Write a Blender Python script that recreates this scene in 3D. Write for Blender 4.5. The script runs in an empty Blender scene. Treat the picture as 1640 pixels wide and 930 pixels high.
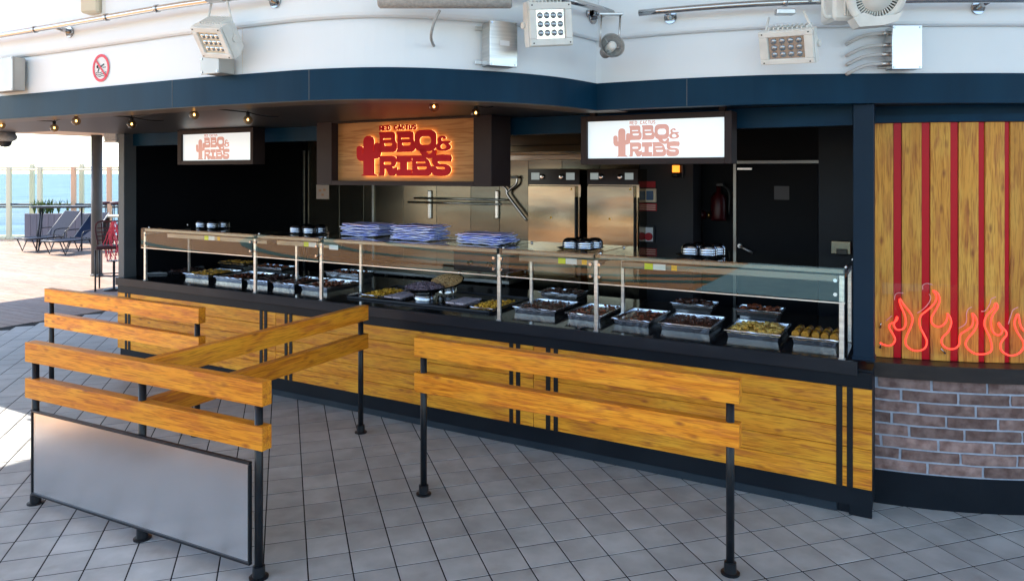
import bpy, bmesh, math, random
from mathutils import Vector, Matrix, noise as mnoise
from mathutils.geometry import tessellate_polygon
R = math.radians
C = bpy.context.scene.collection
random.seed(7)

# ------------------------------------------------------------------ camera
FPX, HOR, CXP, EYE = 1184.0, 277.0, 820.0, 2.0
cam = bpy.data.cameras.new('camera'); camo = bpy.data.objects.new('camera', cam); C.objects.link(camo)
camo.location = (0, 0, EYE); camo.rotation_euler = (R(90), 0, 0)
cam.sensor_width = 36; cam.lens = FPX/1640*36
cam.shift_y = -(465-HOR)/1640
cam.clip_start = 0.05; cam.clip_end = 30000
bpy.context.scene.camera = camo

# ------------------------------------------------------------------ light
SUN = Vector((-0.952, 0.307, 0)).normalized(); SEL = R(48)
w = bpy.data.worlds.new('World'); bpy.context.scene.world = w; w.use_nodes = True
nt = w.node_tree; bg = nt.nodes['Background']
sky = nt.nodes.new('ShaderNodeTexSky'); sky.sky_type = 'NISHITA'; sky.sun_disc = False
sky.sun_elevation = SEL; sky.sun_rotation = math.atan2(SUN.x, SUN.y) % (2*math.pi)
sky.air_density = 1.0; sky.dust_density = 0.3; sky.ozone_density = 1.6
nt.links.new(sky.outputs[0], bg.inputs[0]); bg.inputs[1].default_value = 0.15
sl = bpy.data.lights.new('sun', 'SUN'); so = bpy.data.objects.new('sun', sl); C.objects.link(so)
sl.energy = 4.6; sl.angle = R(0.5); sl.color = (1.0, 0.91, 0.78)
sd = Vector((SUN.x*math.cos(SEL), SUN.y*math.cos(SEL), math.sin(SEL)))
so.rotation_euler = sd.to_track_quat('Z', 'Y').to_euler(); so.location = (-5, 2, 9)
vs = bpy.context.scene.view_settings
vs.view_transform = 'Standard'; vs.look = 'None'; vs.gamma = 1; vs.exposure = 1.75

# ------------------------------------------------------------------ frames
ANG = R(29.4); CA, SA = math.cos(ANG), math.sin(ANG)
def XY(u, v): return (CA*u+SA*v, -SA*u+CA*v)
def W(u, v, z=0): x, y = XY(u, v); return Vector((x, y, z))
def UV(x, y): return (CA*x-SA*y, SA*x+CA*y)
def G(px, py, z=0.0):                       # survey: point seen at photo pixel lying at height z
    Y = FPX*(EYE-z)/(py-HOR); return Vector(((px-CXP)/FPX*Y, Y, z))
def at(px, py, Y): return Vector(((px-CXP)/FPX*Y, Y, EYE-(py-HOR)*Y/FPX))
def fv(px, py, v):                          # survey: (u, z) of a pixel on the plane at depth v of the kiosk frame
    k = (px-CXP)/FPX; Y = v/(SA*k+CA); return (CA*k*Y-SA*Y, EYE-(py-HOR)*Y/FPX)
def fu(px, v): return fv(px, HOR, v)[0]

# ------------------------------------------------------------------ mesh builder
class MB:
    def __init__(s): s.v = []; s.f = []; s.sm = []
    def add(s, vs_, fs, smooth=False):
        b = len(s.v); s.v += [tuple(p) for p in vs_]; s.f += [tuple(i+b for i in f) for f in fs]; s.sm += [smooth]*len(fs); return s
    def box(s, x0, x1, y0, y1, z0, z1, m=None):
        P = [Vector(p) for p in ((x0,y0,z0),(x1,y0,z0),(x1,y1,z0),(x0,y1,z0),(x0,y0,z1),(x1,y0,z1),(x1,y1,z1),(x0,y1,z1))]
        if m is not None: P = [m @ p for p in P]
        return s.add(P, [(3,2,1,0),(4,5,6,7),(0,1,5,4),(1,2,6,5),(2,3,7,6),(3,0,4,7)])
    def bbox(s, x0, x1, y0, y1, z0, z1, b=0.004, m=None):      # box with chamfered edges
        bm = bmesh.new(); bmesh.ops.create_cube(bm, size=1)
        for q in bm.verts: q.co = Vector(((x0+x1)/2+q.co.x*(x1-x0), (y0+y1)/2+q.co.y*(y1-y0), (z0+z1)/2+q.co.z*(z1-z0)))
        bmesh.ops.bevel(bm, geom=bm.edges[:], offset=b, segments=1, affect='EDGES')
        return s.frombm(bm, m)
    def frombm(s, bm, m=None, smooth=False):
        bm.verts.index_update(); P = [(m @ q.co) if m is not None else q.co.copy() for q in bm.verts]
        F = [tuple(q.index for q in f.verts) for f in bm.faces]; bm.free(); return s.add(P, F, smooth)
    def cyl(s, p0, p1, r0, r1=None, n=16, cap=True):
        r1 = r0 if r1 is None else r1; p0 = Vector(p0); p1 = Vector(p1); d = (p1-p0).normalized()
        a = d.orthogonal().normalized(); b = d.cross(a)
        P = []
        for p, r in ((p0, r0), (p1, r1)):
            for i in range(n):
                t = 2*math.pi*i/n; P.append(p+a*math.cos(t)*r+b*math.sin(t)*r)
        s.add(P, [(i, (i+1) % n, n+(i+1) % n, n+i) for i in range(n)], True)
        if cap: s.add(P, [tuple(range(n-1, -1, -1)), tuple(range(n, 2*n))])
        return s
    def tube(s, pts, r, n=10, closed=False, rr=None):
        pts = [Vector(p) for p in pts]; m = len(pts); P = []; nrm = None
        for i, p in enumerate(pts):
            if closed: t = pts[(i+1) % m]-pts[i-1]
            else: t = pts[min(i+1, m-1)]-pts[max(i-1, 0)]
            t.normalize()
            if nrm is None: nrm = t.orthogonal().normalized()
            nrm = (nrm-t*nrm.dot(t)).normalized(); b = t.cross(nrm)
            rad = rr[i] if rr else r
            for j in range(n):
                a = 2*math.pi*j/n; P.append(p+nrm*math.cos(a)*rad+b*math.sin(a)*rad)
        F = []
        for i in range(m if closed else m-1):
            k = (i+1) % m
            for j in range(n): F.append((i*n+j, i*n+(j+1) % n, k*n+(j+1) % n, k*n+j))
        s.add(P, F, True)
        if not closed: s.add(P, [tuple(range(n-1, -1, -1)), tuple(range((m-1)*n, m*n))])
        return s
    def lathe(s, prof, n=24, m=None, smooth=True):             # prof: (r, z)
        P = []
        for r, z in prof:
            for i in range(n):
                t = 2*math.pi*i/n; q = Vector((r*math.cos(t), r*math.sin(t), z)); P.append(m @ q if m is not None else q)
        F = []
        for k in range(len(prof)-1):
            for i in range(n): F.append((k*n+i, k*n+(i+1) % n, (k+1)*n+(i+1) % n, (k+1)*n+i))
        return s.add(P, F, smooth)
    def prism(s, poly, z0, z1, m=None):                        # poly: 2D outline, extruded in z
        n = len(poly); P = [Vector((x, y, z0)) for x, y in poly]+[Vector((x, y, z1)) for x, y in poly]
        tri = tessellate_polygon([[Vector((x, y, 0)) for x, y in poly]])
        if m is not None: P = [m @ p for p in P]
        s.add(P, [tuple(reversed(t)) for t in tri]+[tuple(i+n for i in t) for t in tri])
        return s.add(P, [(i, (i+1) % n, n+(i+1) % n, n+i) for i in range(n)])
    def holes(s, loops, z0, z1, m=None):                       # first loop outer, rest holes
        flat = [q for L in loops for q in L]; n = len(flat)
        P = [Vector((x, y, z0)) for x, y in flat]+[Vector((x, y, z1)) for x, y in flat]
        if m is not None: P = [m @ p for p in P]
        tri = tessellate_polygon([[Vector((x, y, 0)) for x, y in L] for L in loops])
        s.add(P, [tuple(reversed(t)) for t in tri]+[tuple(i+n for i in t) for t in tri])
        b = 0
        for L in loops:
            k = len(L); s.add(P, [(b+i, b+(i+1) % k, n+b+(i+1) % k, n+b+i) for i in range(k)]); b += k
        return s
    def ribbon(s, pts, z0, z1, t):                             # wall following a plan polyline, thickness t to its left
        pts = [Vector((p[0], p[1], 0)) for p in pts]; n = len(pts); off = offset(pts, t); P = []
        for p, q in zip(pts, off): P += [(p.x, p.y, z0), (p.x, p.y, z1), (q.x, q.y, z1), (q.x, q.y, z0)]
        F = []
        for i in range(n-1):
            a = i*4; b = a+4; F += [(a, b, b+1, a+1), (a+1, b+1, b+2, a+2), (a+2, b+2, b+3, a+3), (a+3, b+3, b, a)]
        F += [(0, 1, 2, 3), ((n-1)*4+3, (n-1)*4+2, (n-1)*4+1, (n-1)*4)]
        return s.add(P, F)
    def mesh(s, name, mat):
        me = bpy.data.meshes.new(name); me.from_pydata([tuple(p) for p in s.v], [], s.f)
        me.polygons.foreach_set('use_smooth', s.sm); me.update()
        bm = bmesh.new(); bm.from_mesh(me); bmesh.ops.remove_doubles(bm, verts=bm.verts, dist=1e-5)
        bmesh.ops.recalc_face_normals(bm, faces=bm.faces); bm.to_mesh(me); bm.free()
        if isinstance(mat, (list, tuple)):
            for m_ in mat: me.materials.append(m_)
        else: me.materials.append(mat)
        return me
    def build(s, name, mat, parent=None, loc=(0,0,0), rot=(0,0,0)):
        o = bpy.data.objects.new(name, s.mesh(name, mat)); C.objects.link(o); o.parent = parent
        o.location = loc; o.rotation_euler = rot; return o
def offset(pts, t):
    out = []; n = len(pts)
    for i in range(n):
        d = (pts[min(i+1, n-1)]-pts[max(i-1, 0)]); d.z = 0; d.normalize(); out.append(Vector((pts[i].x-d.y*t, pts[i].y+d.x*t, pts[i].z)))
    return out
def inst(name, me, parent, loc=(0,0,0), rot=(0,0,0), sc=(1,1,1)):
    o = bpy.data.objects.new(name, me); C.objects.link(o); o.parent = parent; o.location = loc; o.rotation_euler = rot; o.scale = sc; return o
def tag(o, label=None, cat=None, group=None, kind=None):
    if label: o['label'] = label
    if cat: o['category'] = cat
    if group: o['group'] = group
    if kind: o['kind'] = kind
    return o
def thing(name, label, cat, loc=(0,0,0), rz=0.0, group=None):
    o = bpy.data.objects.new(name, None); C.objects.link(o); o.location = loc; o.rotation_euler = (0, 0, rz)
    o.empty_display_size = 0.1; return tag(o, label, cat, group)
def copy_tree(o, parent=None):
    c = o.copy(); C.objects.link(c); c.parent = parent
    for ch in list(o.children): copy_tree(ch, c)
    return c
def kt(name, label, cat, u=0.0, v=0.0, z=0.0, group=None):     # thing in the kiosk frame: local x = u, local y = v
    return thing(name, label, cat, W(u, v, z), -ANG, group)

# ------------------------------------------------------------------ materials
def mat(name, col, rough=0.5, metal=0.0, col2=None, nscale=4.0, ndetail=4.0, bump=0.0, bscale=60.0, rvar=0.0, stretch=(1,1,1), emit=None, estr=0.0, spec=None, coat=0.0, tint=0.0):
    m = bpy.data.materials.new(name); m.use_nodes = True; t = m.node_tree; b = t.nodes['Principled BSDF']
    b.inputs['Base Color'].default_value = (*col, 1); b.inputs['Roughness'].default_value = rough; b.inputs['Metallic'].default_value = metal
    b.inputs['Specular IOR Level'].default_value = 0.28 if spec is None else spec
    if coat: b.inputs['Coat Weight'].default_value = coat; b.inputs['Coat Roughness'].default_value = 0.08
    if emit: b.inputs['Emission Color'].default_value = (*emit, 1); b.inputs['Emission Strength'].default_value = estr
    if col2 is None and not bump and not rvar: return m
    tc = t.nodes.new('ShaderNodeTexCoord'); oi = t.nodes.new('ShaderNodeObjectInfo')
    ad = t.nodes.new('ShaderNodeVectorMath'); ad.operation = 'MULTIPLY_ADD'
    cmb = t.nodes.new('ShaderNodeCombineXYZ')
    for i in range(3): t.links.new(oi.outputs['Random'], cmb.inputs[i])
    t.links.new(cmb.outputs[0], ad.inputs[0]); ad.inputs[1].default_value = (37, 53, 71); t.links.new(tc.outputs['Object'], ad.inputs[2])
    mp = t.nodes.new('ShaderNodeMapping'); mp.inputs['Scale'].default_value = stretch; t.links.new(ad.outputs[0], mp.inputs[0])
    n = t.nodes.new('ShaderNodeTexNoise'); n.inputs['Scale'].default_value = nscale; n.inputs['Detail'].default_value = ndetail; t.links.new(mp.outputs[0], n.inputs[0])
    if col2 is not None:
        rp = t.nodes.new('ShaderNodeValToRGB'); rp.color_ramp.elements[0].position = 0.35; rp.color_ramp.elements[1].position = 0.68
        rp.color_ramp.elements[0].color = (*col, 1); rp.color_ramp.elements[1].color = (*col2, 1)
        t.links.new(n.outputs['Fac'], rp.inputs[0])
        last = rp.outputs[0]
        if tint:
            hs = t.nodes.new('ShaderNodeHueSaturation'); mr = t.nodes.new('ShaderNodeMapRange')
            mr.inputs['To Min'].default_value = 1-tint; mr.inputs['To Max'].default_value = 1+tint
            t.links.new(oi.outputs['Random'], mr.inputs[0]); t.links.new(mr.outputs[0], hs.inputs['Value']); t.links.new(last, hs.inputs['Color']); last = hs.outputs[0]
        t.links.new(last, b.inputs['Base Color'])
    if rvar:
        mr = t.nodes.new('ShaderNodeMapRange'); mr.inputs['To Min'].default_value = max(0.02, rough-rvar); mr.inputs['To Max'].default_value = rough+rvar
        t.links.new(n.outputs['Fac'], mr.inputs[0]); t.links.new(mr.outputs[0], b.inputs['Roughness'])
    if bump:
        n2 = t.nodes.new('ShaderNodeTexNoise'); n2.inputs['Scale'].default_value = bscale; n2.inputs['Detail'].default_value = 3; t.links.new(mp.outputs[0], n2.inputs[0])
        bp = t.nodes.new('ShaderNodeBump'); bp.inputs['Strength'].default_value = bump; bp.inputs['Distance'].default_value = 0.01
        t.links.new(n2.outputs['Fac'], bp.inputs['Height']); t.links.new(bp.outputs[0], b.inputs['Normal'])
    return m
def wood(name, base, dark, red, axis=0, rough=0.42, scale=1.0, knots=1.0):
    m = bpy.data.materials.new(name); m.use_nodes = True; t = m.node_tree; b = t.nodes['Principled BSDF']; N = t.nodes.new; L = t.links.new
    tc = N('ShaderNodeTexCoord'); oi = N('ShaderNodeObjectInfo'); cmb = N('ShaderNodeCombineXYZ')
    for i in range(3): L(oi.outputs['Random'], cmb.inputs[i])
    ad = N('ShaderNodeVectorMath'); ad.operation = 'MULTIPLY_ADD'; L(cmb.outputs[0], ad.inputs[0]); ad.inputs[1].default_value = (31, 47, 59); L(tc.outputs['Object'], ad.inputs[2])
    def mp(along, across):
        q = N('ShaderNodeMapping'); s_ = [across]*3; s_[axis] = along; q.inputs['Scale'].default_value = s_; L(ad.outputs[0], q.inputs[0]); return q
    g = N('ShaderNodeTexNoise'); g.inputs['Scale'].default_value = 1; g.inputs['Detail'].default_value = 6; g.inputs['Roughness'].default_value = 0.65; g.inputs['Distortion'].default_value = 0.6
    L(mp(1.3*scale, 42*scale).outputs[0], g.inputs[0])
    r1 = N('ShaderNodeValToRGB'); e = r1.color_ramp.elements; e[0].position = 0.34; e[0].color = (*dark, 1); e[1].position = 0.60; e[1].color = (*base, 1); L(g.outputs['Fac'], r1.inputs[0])
    scale = scale*1.25
    k = N('ShaderNodeTexNoise'); k.inputs['Scale'].default_value = 1; k.inputs['Detail'].default_value = 4; k.inputs['Distortion'].default_value = 0.7; L(mp(3.4*scale, 24*scale).outputs[0], k.inputs[0])
    r2 = N('ShaderNodeValToRGB'); e = r2.color_ramp.elements; e[0].position = 0.50; e[0].color = (0,0,0,1); e[1].position = 0.78; e[1].color = (1,1,1,1); L(k.outputs['Fac'], r2.inputs[0])
    y = N('ShaderNodeTexNoise'); y.inputs['Scale'].default_value = 1; y.inputs['Detail'].default_value = 3; L(mp(2.2*scale, 9*scale).outputs[0], y.inputs[0])
    ry = N('ShaderNodeValToRGB'); e = ry.color_ramp.elements; e[0].position = 0.45; e[0].color = (0,0,0,1); e[1].position = 0.62; e[1].color = (.6,.6,.6,1); L(y.outputs['Fac'], ry.inputs[0])
    my = N('ShaderNodeMixRGB'); L(ry.outputs[0], my.inputs[0]); L(r1.outputs[0], my.inputs[1]); my.inputs[2].default_value = (base[0]*1.0, base[1]*1.16, base[2]*1.3, 1)
    mu = N('ShaderNodeMath'); mu.operation = 'MULTIPLY'; mu.inputs[1].default_value = 0.85*knots; L(r2.outputs[0], mu.inputs[0])
    mx = N('ShaderNodeMixRGB'); L(mu.outputs[0], mx.inputs[0]); L(my.outputs[0], mx.inputs[1]); mx.inputs[2].default_value = (*red, 1)
    # knots
    vo = N('ShaderNodeTexVoronoi'); vo.inputs['Scale'].default_value = 1; L(mp(4.2*scale, 11*scale).outputs[0], vo.inputs['Vector'])
    r3 = N('ShaderNodeValToRGB'); e = r3.color_ramp.elements; e[0].position = 0.03; e[0].color = (1,1,1,1); e[1].position = 0.20; e[1].color = (0,0,0,1); L(vo.outputs['Distance'], r3.inputs[0])
    m3 = N('ShaderNodeMath'); m3.operation = 'MULTIPLY'; m3.inputs[1].default_value = 0.8*knots; L(r3.outputs[0], m3.inputs[0])
    mx2 = N('ShaderNodeMixRGB'); L(m3.outputs[0], mx2.inputs[0]); L(mx.outputs[0], mx2.inputs[1]); mx2.inputs[2].default_value = (red[0]*.55, red[1]*.5, red[2]*.6, 1)
    fs = N('ShaderNodeTexNoise'); fs.inputs['Scale'].default_value = 1; fs.inputs['Detail'].default_value = 2; L(mp(7*scale, 120*scale).outputs[0], fs.inputs[0])
    rf = N('ShaderNodeValToRGB'); e = rf.color_ramp.elements; e[0].position = 0.36; e[0].color = (.62,.50,.45,1); e[1].position = 0.50; e[1].color = (1,1,1,1); L(fs.outputs['Fac'], rf.inputs[0])
    mf = N('ShaderNodeMixRGB'); mf.blend_type = 'MULTIPLY'; mf.inputs[0].default_value = 0.75; L(mx2.outputs[0], mf.inputs[1]); L(rf.outputs[0], mf.inputs[2]); mx2 = mf
    hs = N('ShaderNodeHueSaturation'); mr = N('ShaderNodeMapRange'); mr.inputs['To Min'].default_value = 0.88; mr.inputs['To Max'].default_value = 1.1; L(oi.outputs['Random'], mr.inputs[0]); L(mr.outputs[0], hs.inputs['Value']); L(mx2.outputs[0], hs.inputs['Color'])
    L(hs.outputs[0], b.inputs['Base Color']); b.inputs['Roughness'].default_value = rough; b.inputs['Specular IOR Level'].default_value = 0.25
    bp = N('ShaderNodeBump'); bp.inputs['Strength'].default_value = 0.12; bp.inputs['Distance'].default_value = 0.004; L(g.outputs['Fac'], bp.inputs['Height']); L(bp.outputs[0], b.inputs['Normal'])
    return m
def glassmat(name, tint=(0.95, 0.985, 0.97), ior=1.62):
    m = bpy.data.materials.new(name); m.use_nodes = True; t = m.node_tree; t.nodes.clear(); N = t.nodes.new
    o = N('ShaderNodeOutputMaterial'); mx = N('ShaderNodeMixShader'); fr = N('ShaderNodeFresnel'); tr = N('ShaderNodeBsdfTransparent'); gl = N('ShaderNodeBsdfGlossy')
    fr.inputs[0].default_value = ior; tr.inputs[0].default_value = (*tint, 1); gl.inputs['Roughness'].default_value = 0.0; gl.inputs[0].default_value = (1,1,1,1)
    geo = N('ShaderNodeNewGeometry'); mr = N('ShaderNodeMath'); mr.operation = 'SUBTRACT'; mr.inputs[0].default_value = 1.0
    mm = N('ShaderNodeMath'); mm.operation = 'MULTIPLY'
    t.links.new(geo.outputs['Backfacing'], mr.inputs[1]); t.links.new(fr.outputs[0], mm.inputs[0]); t.links.new(mr.outputs[0], mm.inputs[1])
    t.links.new(mm.outputs[0], mx.inputs[0]); t.links.new(tr.outputs[0], mx.inputs[1]); t.links.new(gl.outputs[0], mx.inputs[2]); t.links.new(mx.outputs[0], o.inputs[0])
    return m
M = {}
def wear(m, sc=0.7, lo=0.80, hi=1.10, col=(0.5, 0.42, 0.34)):
    t = m.node_tree; b = t.nodes['Principled BSDF']; N = t.nodes.new; L = t.links.new; src = b.inputs['Base Color'].links[0].from_socket
    g = N('ShaderNodeNewGeometry'); n = N('ShaderNodeTexNoise'); n.inputs['Scale'].default_value = sc; n.inputs['Detail'].default_value = 7; n.inputs['Roughness'].default_value = 0.62; L(g.outputs['Position'], n.inputs[0])
    mr = N('ShaderNodeMapRange'); mr.inputs['From Min'].default_value = 0.35; mr.inputs['From Max'].default_value = 0.65; mr.inputs['To Min'].default_value = lo; mr.inputs['To Max'].default_value = hi; L(n.outputs['Fac'], mr.inputs[0])
    hs = N('ShaderNodeHueSaturation'); L(mr.outputs[0], hs.inputs['Value']); L(src, hs.inputs['Color'])
    n2 = N('ShaderNodeTexNoise'); n2.inputs['Scale'].default_value = sc*6; n2.inputs['Detail'].default_value = 5; L(g.outputs['Position'], n2.inputs[0])
    r2 = N('ShaderNodeValToRGB'); e = r2.color_ramp.elements; e[0].position = 0.60; e[0].color = (0,0,0,1); e[1].position = 0.74; e[1].color = (.35,.35,.35,1); L(n2.outputs['Fac'], r2.inputs[0])
    mx = N('ShaderNodeMixRGB'); mx.blend_type = 'MULTIPLY'; L(r2.outputs[0], mx.inputs[0]); L(hs.outputs[0], mx.inputs[1]); mx.inputs[2].default_value = (*col, 1); L(mx.outputs[0], b.inputs['Base Color'])
    return m
M['rail'] = wood('golden_wood', (0.84, 0.315, 0.022), (0.60, 0.17, 0.010), (0.46, 0.095, 0.030), 0, 0.40)
M['plank'] = wood('golden_plank', (0.80, 0.345, 0.028), (0.58, 0.20, 0.012), (0.42, 0.095, 0.030), 0, 0.42)
M['board'] = wood('upright_board', (0.68, 0.325, 0.055), (0.54, 0.225, 0.032), (0.34, 0.085, 0.030), 2, 0.5)
M['signwood'] = wood('sign_wood', (0.52, 0.25, 0.09), (0.42, 0.19, 0.065), (0.38, 0.16, 0.055), 0, 0.6, 0.5, 0.15)
M['navy'] = mat('navy_paint', (0.003, 0.024, 0.052), 0.38, 0, (0.005, 0.034, 0.070), 3, rvar=0.06, spec=.08, stretch=(1.5, 1.5, .25))
M['colnavy'] = mat('column_navy', (0.006, 0.017, 0.034), 0.4, 0, (0.008, 0.022, 0.042), 1.5, spec=.1)
M['black'] = mat('black_paint', (0.005, 0.008, 0.013), 0.4, 0, (0.009, 0.013, 0.019), 2.0, rvar=0.08, spec=.14)
M['wallblack'] = mat('black_wall_paint', (0.0035, 0.0045, 0.007), 0.5, 0, (0.006, 0.007, 0.010), 1.2, spec=.08)
M['greywall'] = mat('charcoal_wall_paint', (0.028, 0.029, 0.034), 0.5, 0, (0.030, 0.031, 0.036), 1.5, spec=.12)
M['iron'] = mat('black_iron', (0.006, 0.008, 0.011), 0.36, 0.0, (0.012, 0.014, 0.018), 18, bump=0.05, spec=.3)
M['strap'] = mat('black_strap', (0.006, 0.007, 0.009), 0.55)
M['steel'] = mat('brushed_steel', (0.50, 0.50, 0.50), 0.32, 1, (0.66, 0.65, 0.63), 3, rvar=0.06, bump=0.03, bscale=40, stretch=(1, 1, 22))
M['panelsteel'] = mat('satin_steel', (0.60, 0.60, 0.61), 0.24, 1, (0.66, 0.66, 0.67), 1.5, rvar=0.03)
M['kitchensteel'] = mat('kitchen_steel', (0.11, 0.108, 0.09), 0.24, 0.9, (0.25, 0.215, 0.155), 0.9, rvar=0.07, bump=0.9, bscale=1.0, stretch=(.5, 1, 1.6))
M['chrome'] = mat('polished_tube', (0.46, 0.46, 0.47), 0.12, 1)
M['ovensteel'] = mat('oven_steel', (0.20, 0.18, 0.14), 0.18, 1, (0.44, 0.35, 0.235), 1.6, rvar=0.06, bump=0.9, bscale=1.1, stretch=(.5, 1, 1.8))
M['guardsteel'] = mat('guard_steel', (0.13, 0.13, 0.125), 0.3, 1, (0.19, 0.19, 0.18), 3, rvar=.05, stretch=(.3,1,1))
M['white'] = mat('white_paint', (0.80, 0.845, 0.89), 0.42, 0, (0.75, 0.80, 0.85), 1.2, bump=0.02, bscale=5)
M['lampwhite'] = mat('lamp_white', (0.78, 0.77, 0.74), 0.4, 0, (0.68, 0.67, 0.64), 10)
M['cream'] = mat('cream_soffit', (0.62, 0.53, 0.43), 0.5, 0, (0.68, 0.58, 0.47), 1)
M['return'] = mat('soffit_edge', (0.11, 0.09, 0.075), 0.4, 0, (0.14, 0.115, 0.095), 1)
M['soffit'] = mat('dark_soffit', (0.020, 0.021, 0.024), 0.38, 0, (0.03, 0.028, 0.03), 1)
M['frame'] = mat('brown_frame', (0.026, 0.017, 0.017), 0.45, 0, (0.034, 0.023, 0.022), 3, spec=.12)
M['counter'] = mat('black_stone', (0.006, 0.007, 0.010), 0.10, 0, (0.018, 0.02, 0.024), 30, spec=.12)
M['lip'] = mat('counter_edge', (0.014, 0.016, 0.021), 0.30, 0, (0.022, 0.025, 0.031), 8, stretch=(.3, 1, 1), spec=.15)
M['kick'] = mat('base_strip', (0.016, 0.026, 0.038), 0.35, 0, (0.026, 0.038, 0.05), 6, rvar=.1)
M['tile'] = mat('floor_tile', (0.355, 0.362, 0.362), 0.5, 0, (0.47, 0.478, 0.478), 6, 6, bump=0.05, bscale=25, rvar=0.12, tint=0.09)
wear(M['tile'])
M['grout'] = mat('dark_grout', (0.012, 0.012, 0.014), 0.9)
M['brick'] = mat('brick', (0.14, 0.082, 0.072), 0.85, 0, (0.30, 0.205, 0.185), 16, 7, bump=0.9, bscale=30, tint=0.30)
M['mortar'] = mat('mortar', (0.34, 0.38, 0.46), 0.85, 0, (0.44, 0.48, 0.57), 30, bump=0.3, bscale=90)
M['ledge'] = mat('ledge_wood', (0.020, 0.017, 0.018), 0.3, 0, (0.032, 0.026, 0.025), 20, stretch=(.2, 1, 1))
M['red'] = mat('red_lacquer', (0.50, 0.005, 0.016), 0.32, spec=.18)
M['letter'] = mat('red_letter', (0.50, 0.006, 0.014), 0.45, spec=.12)
M['neon'] = mat('neon_tube', (0.9, 0.12, 0.08), 0.3, emit=(1.0, 0.036, 0.014), estr=0.46)
M['neonoff'] = mat('blank_tube', (0.75, 0.35, 0.35), 0.15)
M['halo'] = mat('halo_light', (1, .8, .5), 0.5, emit=(1.0, 0.55, 0.20), estr=1.15)
M['screen'] = mat('lit_screen', (0.8, 0.85, 0.88), 0.15, emit=(0.80, 0.93, 1.0), estr=0.155)
M['screenred'] = mat('screen_print', (0.58, 0.28, 0.23), 0.25, emit=(0.80, 0.44, 0.38), estr=0.12)  # reflection glare is put into this pale print colour
M['bulb'] = mat('bulb_glow', (1, .7, .3), 0.4, emit=(1.0, 0.55, 0.16), estr=4.5)
M['amber'] = mat('amber_glow', (1, .4, .1), 0.4, emit=(1.0, 0.22, 0.02), estr=.8)
M['glass'] = glassmat('guard_glass')
M['frontglass'] = glassmat('front_glass', (0.95, 0.985, 0.97), 1.58)
M['clear'] = glassmat('clear_glass', (0.98, 0.98, 0.98), 1.25)
M['bulbglass'] = glassmat('bulb_glass', (0.80, 0.66, 0.48), 1.45)
M['screenglass'] = glassmat('wind_glass', (0.93, 0.965, 0.955), 1.3)
M['foil'] = mat('crinkled_foil', (0.58, 0.61, 0.66), 0.24, 1, (0.70, 0.73, 0.78), 20, bump=0.12, bscale=90)
M['tray'] = mat('black_tray', (0.008, 0.008, 0.010), 0.22)
M['bowl'] = mat('steel_bowl', (0.42, 0.44, 0.48), 0.22, 1)
M['paper'] = mat('blue_paper', (0.34, 0.42, 0.96), 0.6, 0, (0.88, 0.90, 1.0), 12, 3, tint=0.15)
M['papertop'] = mat('printed_paper', (0.35, 0.38, 0.85), 0.6, 0, (0.95, 0.62, 0.60), 7, 3)
M['stickery'] = mat('yellow_sticker', (0.65, 0.72, 0.02), 0.5)
M['stickero'] = mat('orange_sticker', (0.85, 0.45, 0.02), 0.5)
M['stickerw'] = mat('white_sticker', (0.75, 0.76, 0.78), 0.5)
M['teak'] = wood('teak_deck', (0.30, 0.20, 0.145), (0.23, 0.145, 0.10), (0.20, 0.12, 0.085), 0, 0.55, 0.5, 0.3)
M['pool'] = mat('pool_deck_wood', (0.46, 0.22, 0.075), 0.6, 0, (0.58, 0.30, 0.11), 3, stretch=(1, 12, 1))
M['green'] = mat('green_inlay', (0.02, 0.11, 0.08), 0.5)
M['water'] = mat('pool_tile', (0.10, 0.30, 0.33), 0.12, 0, (0.25, 0.48, 0.48), 3.5, bump=0.4, bscale=3)
M['sea'] = mat('sea_water', (0.07, 0.115, 0.18), 0.5, 0, (0.16, 0.22, 0.29), 0.05, 8, bump=1.0, bscale=0.25, stretch=(.4, 1.6, 1), spec=.08)
M['sling'] = mat('grey_sling', (0.008, 0.015, 0.036), 0.7, 0, (0.014, 0.022, 0.045), 60, spec=.05)
M['dark'] = mat('dark_frame', (0.030, 0.032, 0.040), 0.4)
M['palepost'] = mat('pale_post', (0.72, 0.66, 0.46), 0.4)
M['orangepost'] = mat('tan_post', (0.78, 0.45, 0.27), 0.5)
M['col'] = mat('grey_column', (0.07, 0.08, 0.09), 0.4, 0, (0.09, 0.10, 0.11), 3)
M['planter'] = mat('grey_planter', (0.13, 0.13, 0.16), 0.6, 0, (0.17, 0.16, 0.19), 8, stretch=(1, 1, .1))
M['leaf'] = mat('plant_leaf', (0.05, 0.10, 0.02), 0.5, 0, (0.12, 0.17, 0.04), 9)
M['weave'] = mat('plum_weave', (0.06, 0.022, 0.032), 0.6)
M['pink'] = mat('pink_rope', (0.72, 0.07, 0.12), 0.5)
M['tabletop'] = mat('pale_top', (0.45, 0.48, 0.50), 0.3)
M['redprint'] = mat('red_notice', (0.42, 0.02, 0.03), 0.5)
M['blueprint'] = mat('blue_device', (0.02, 0.08, 0.20), 0.2)
M['ivory'] = mat('ivory_plastic', (0.70, 0.62, 0.48), 0.4)
M['note'] = mat('paper_note', (0.75, 0.62, 0.55), 0.7)
M['ovenblack'] = mat('oven_panel', (0.012, 0.012, 0.013), 0.2)
M['lcd'] = mat('oven_display', (0.25, 0.28, 0.28), 0.2, emit=(.6, .7, .7), estr=0.10)
M['prohibit'] = mat('prohibition_red', (0.72, 0.03, 0.06), 0.4)
M['ext'] = mat('extinguisher_red', (0.040, 0.002, 0.004), 0.35)
M['lens'] = mat('lamp_lens', (0.55, 0.57, 0.58), 0.12, 0.8)
M['lensdark'] = mat('lens_core', (0.34, 0.37, 0.41), 0.15, 0.7)
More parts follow.
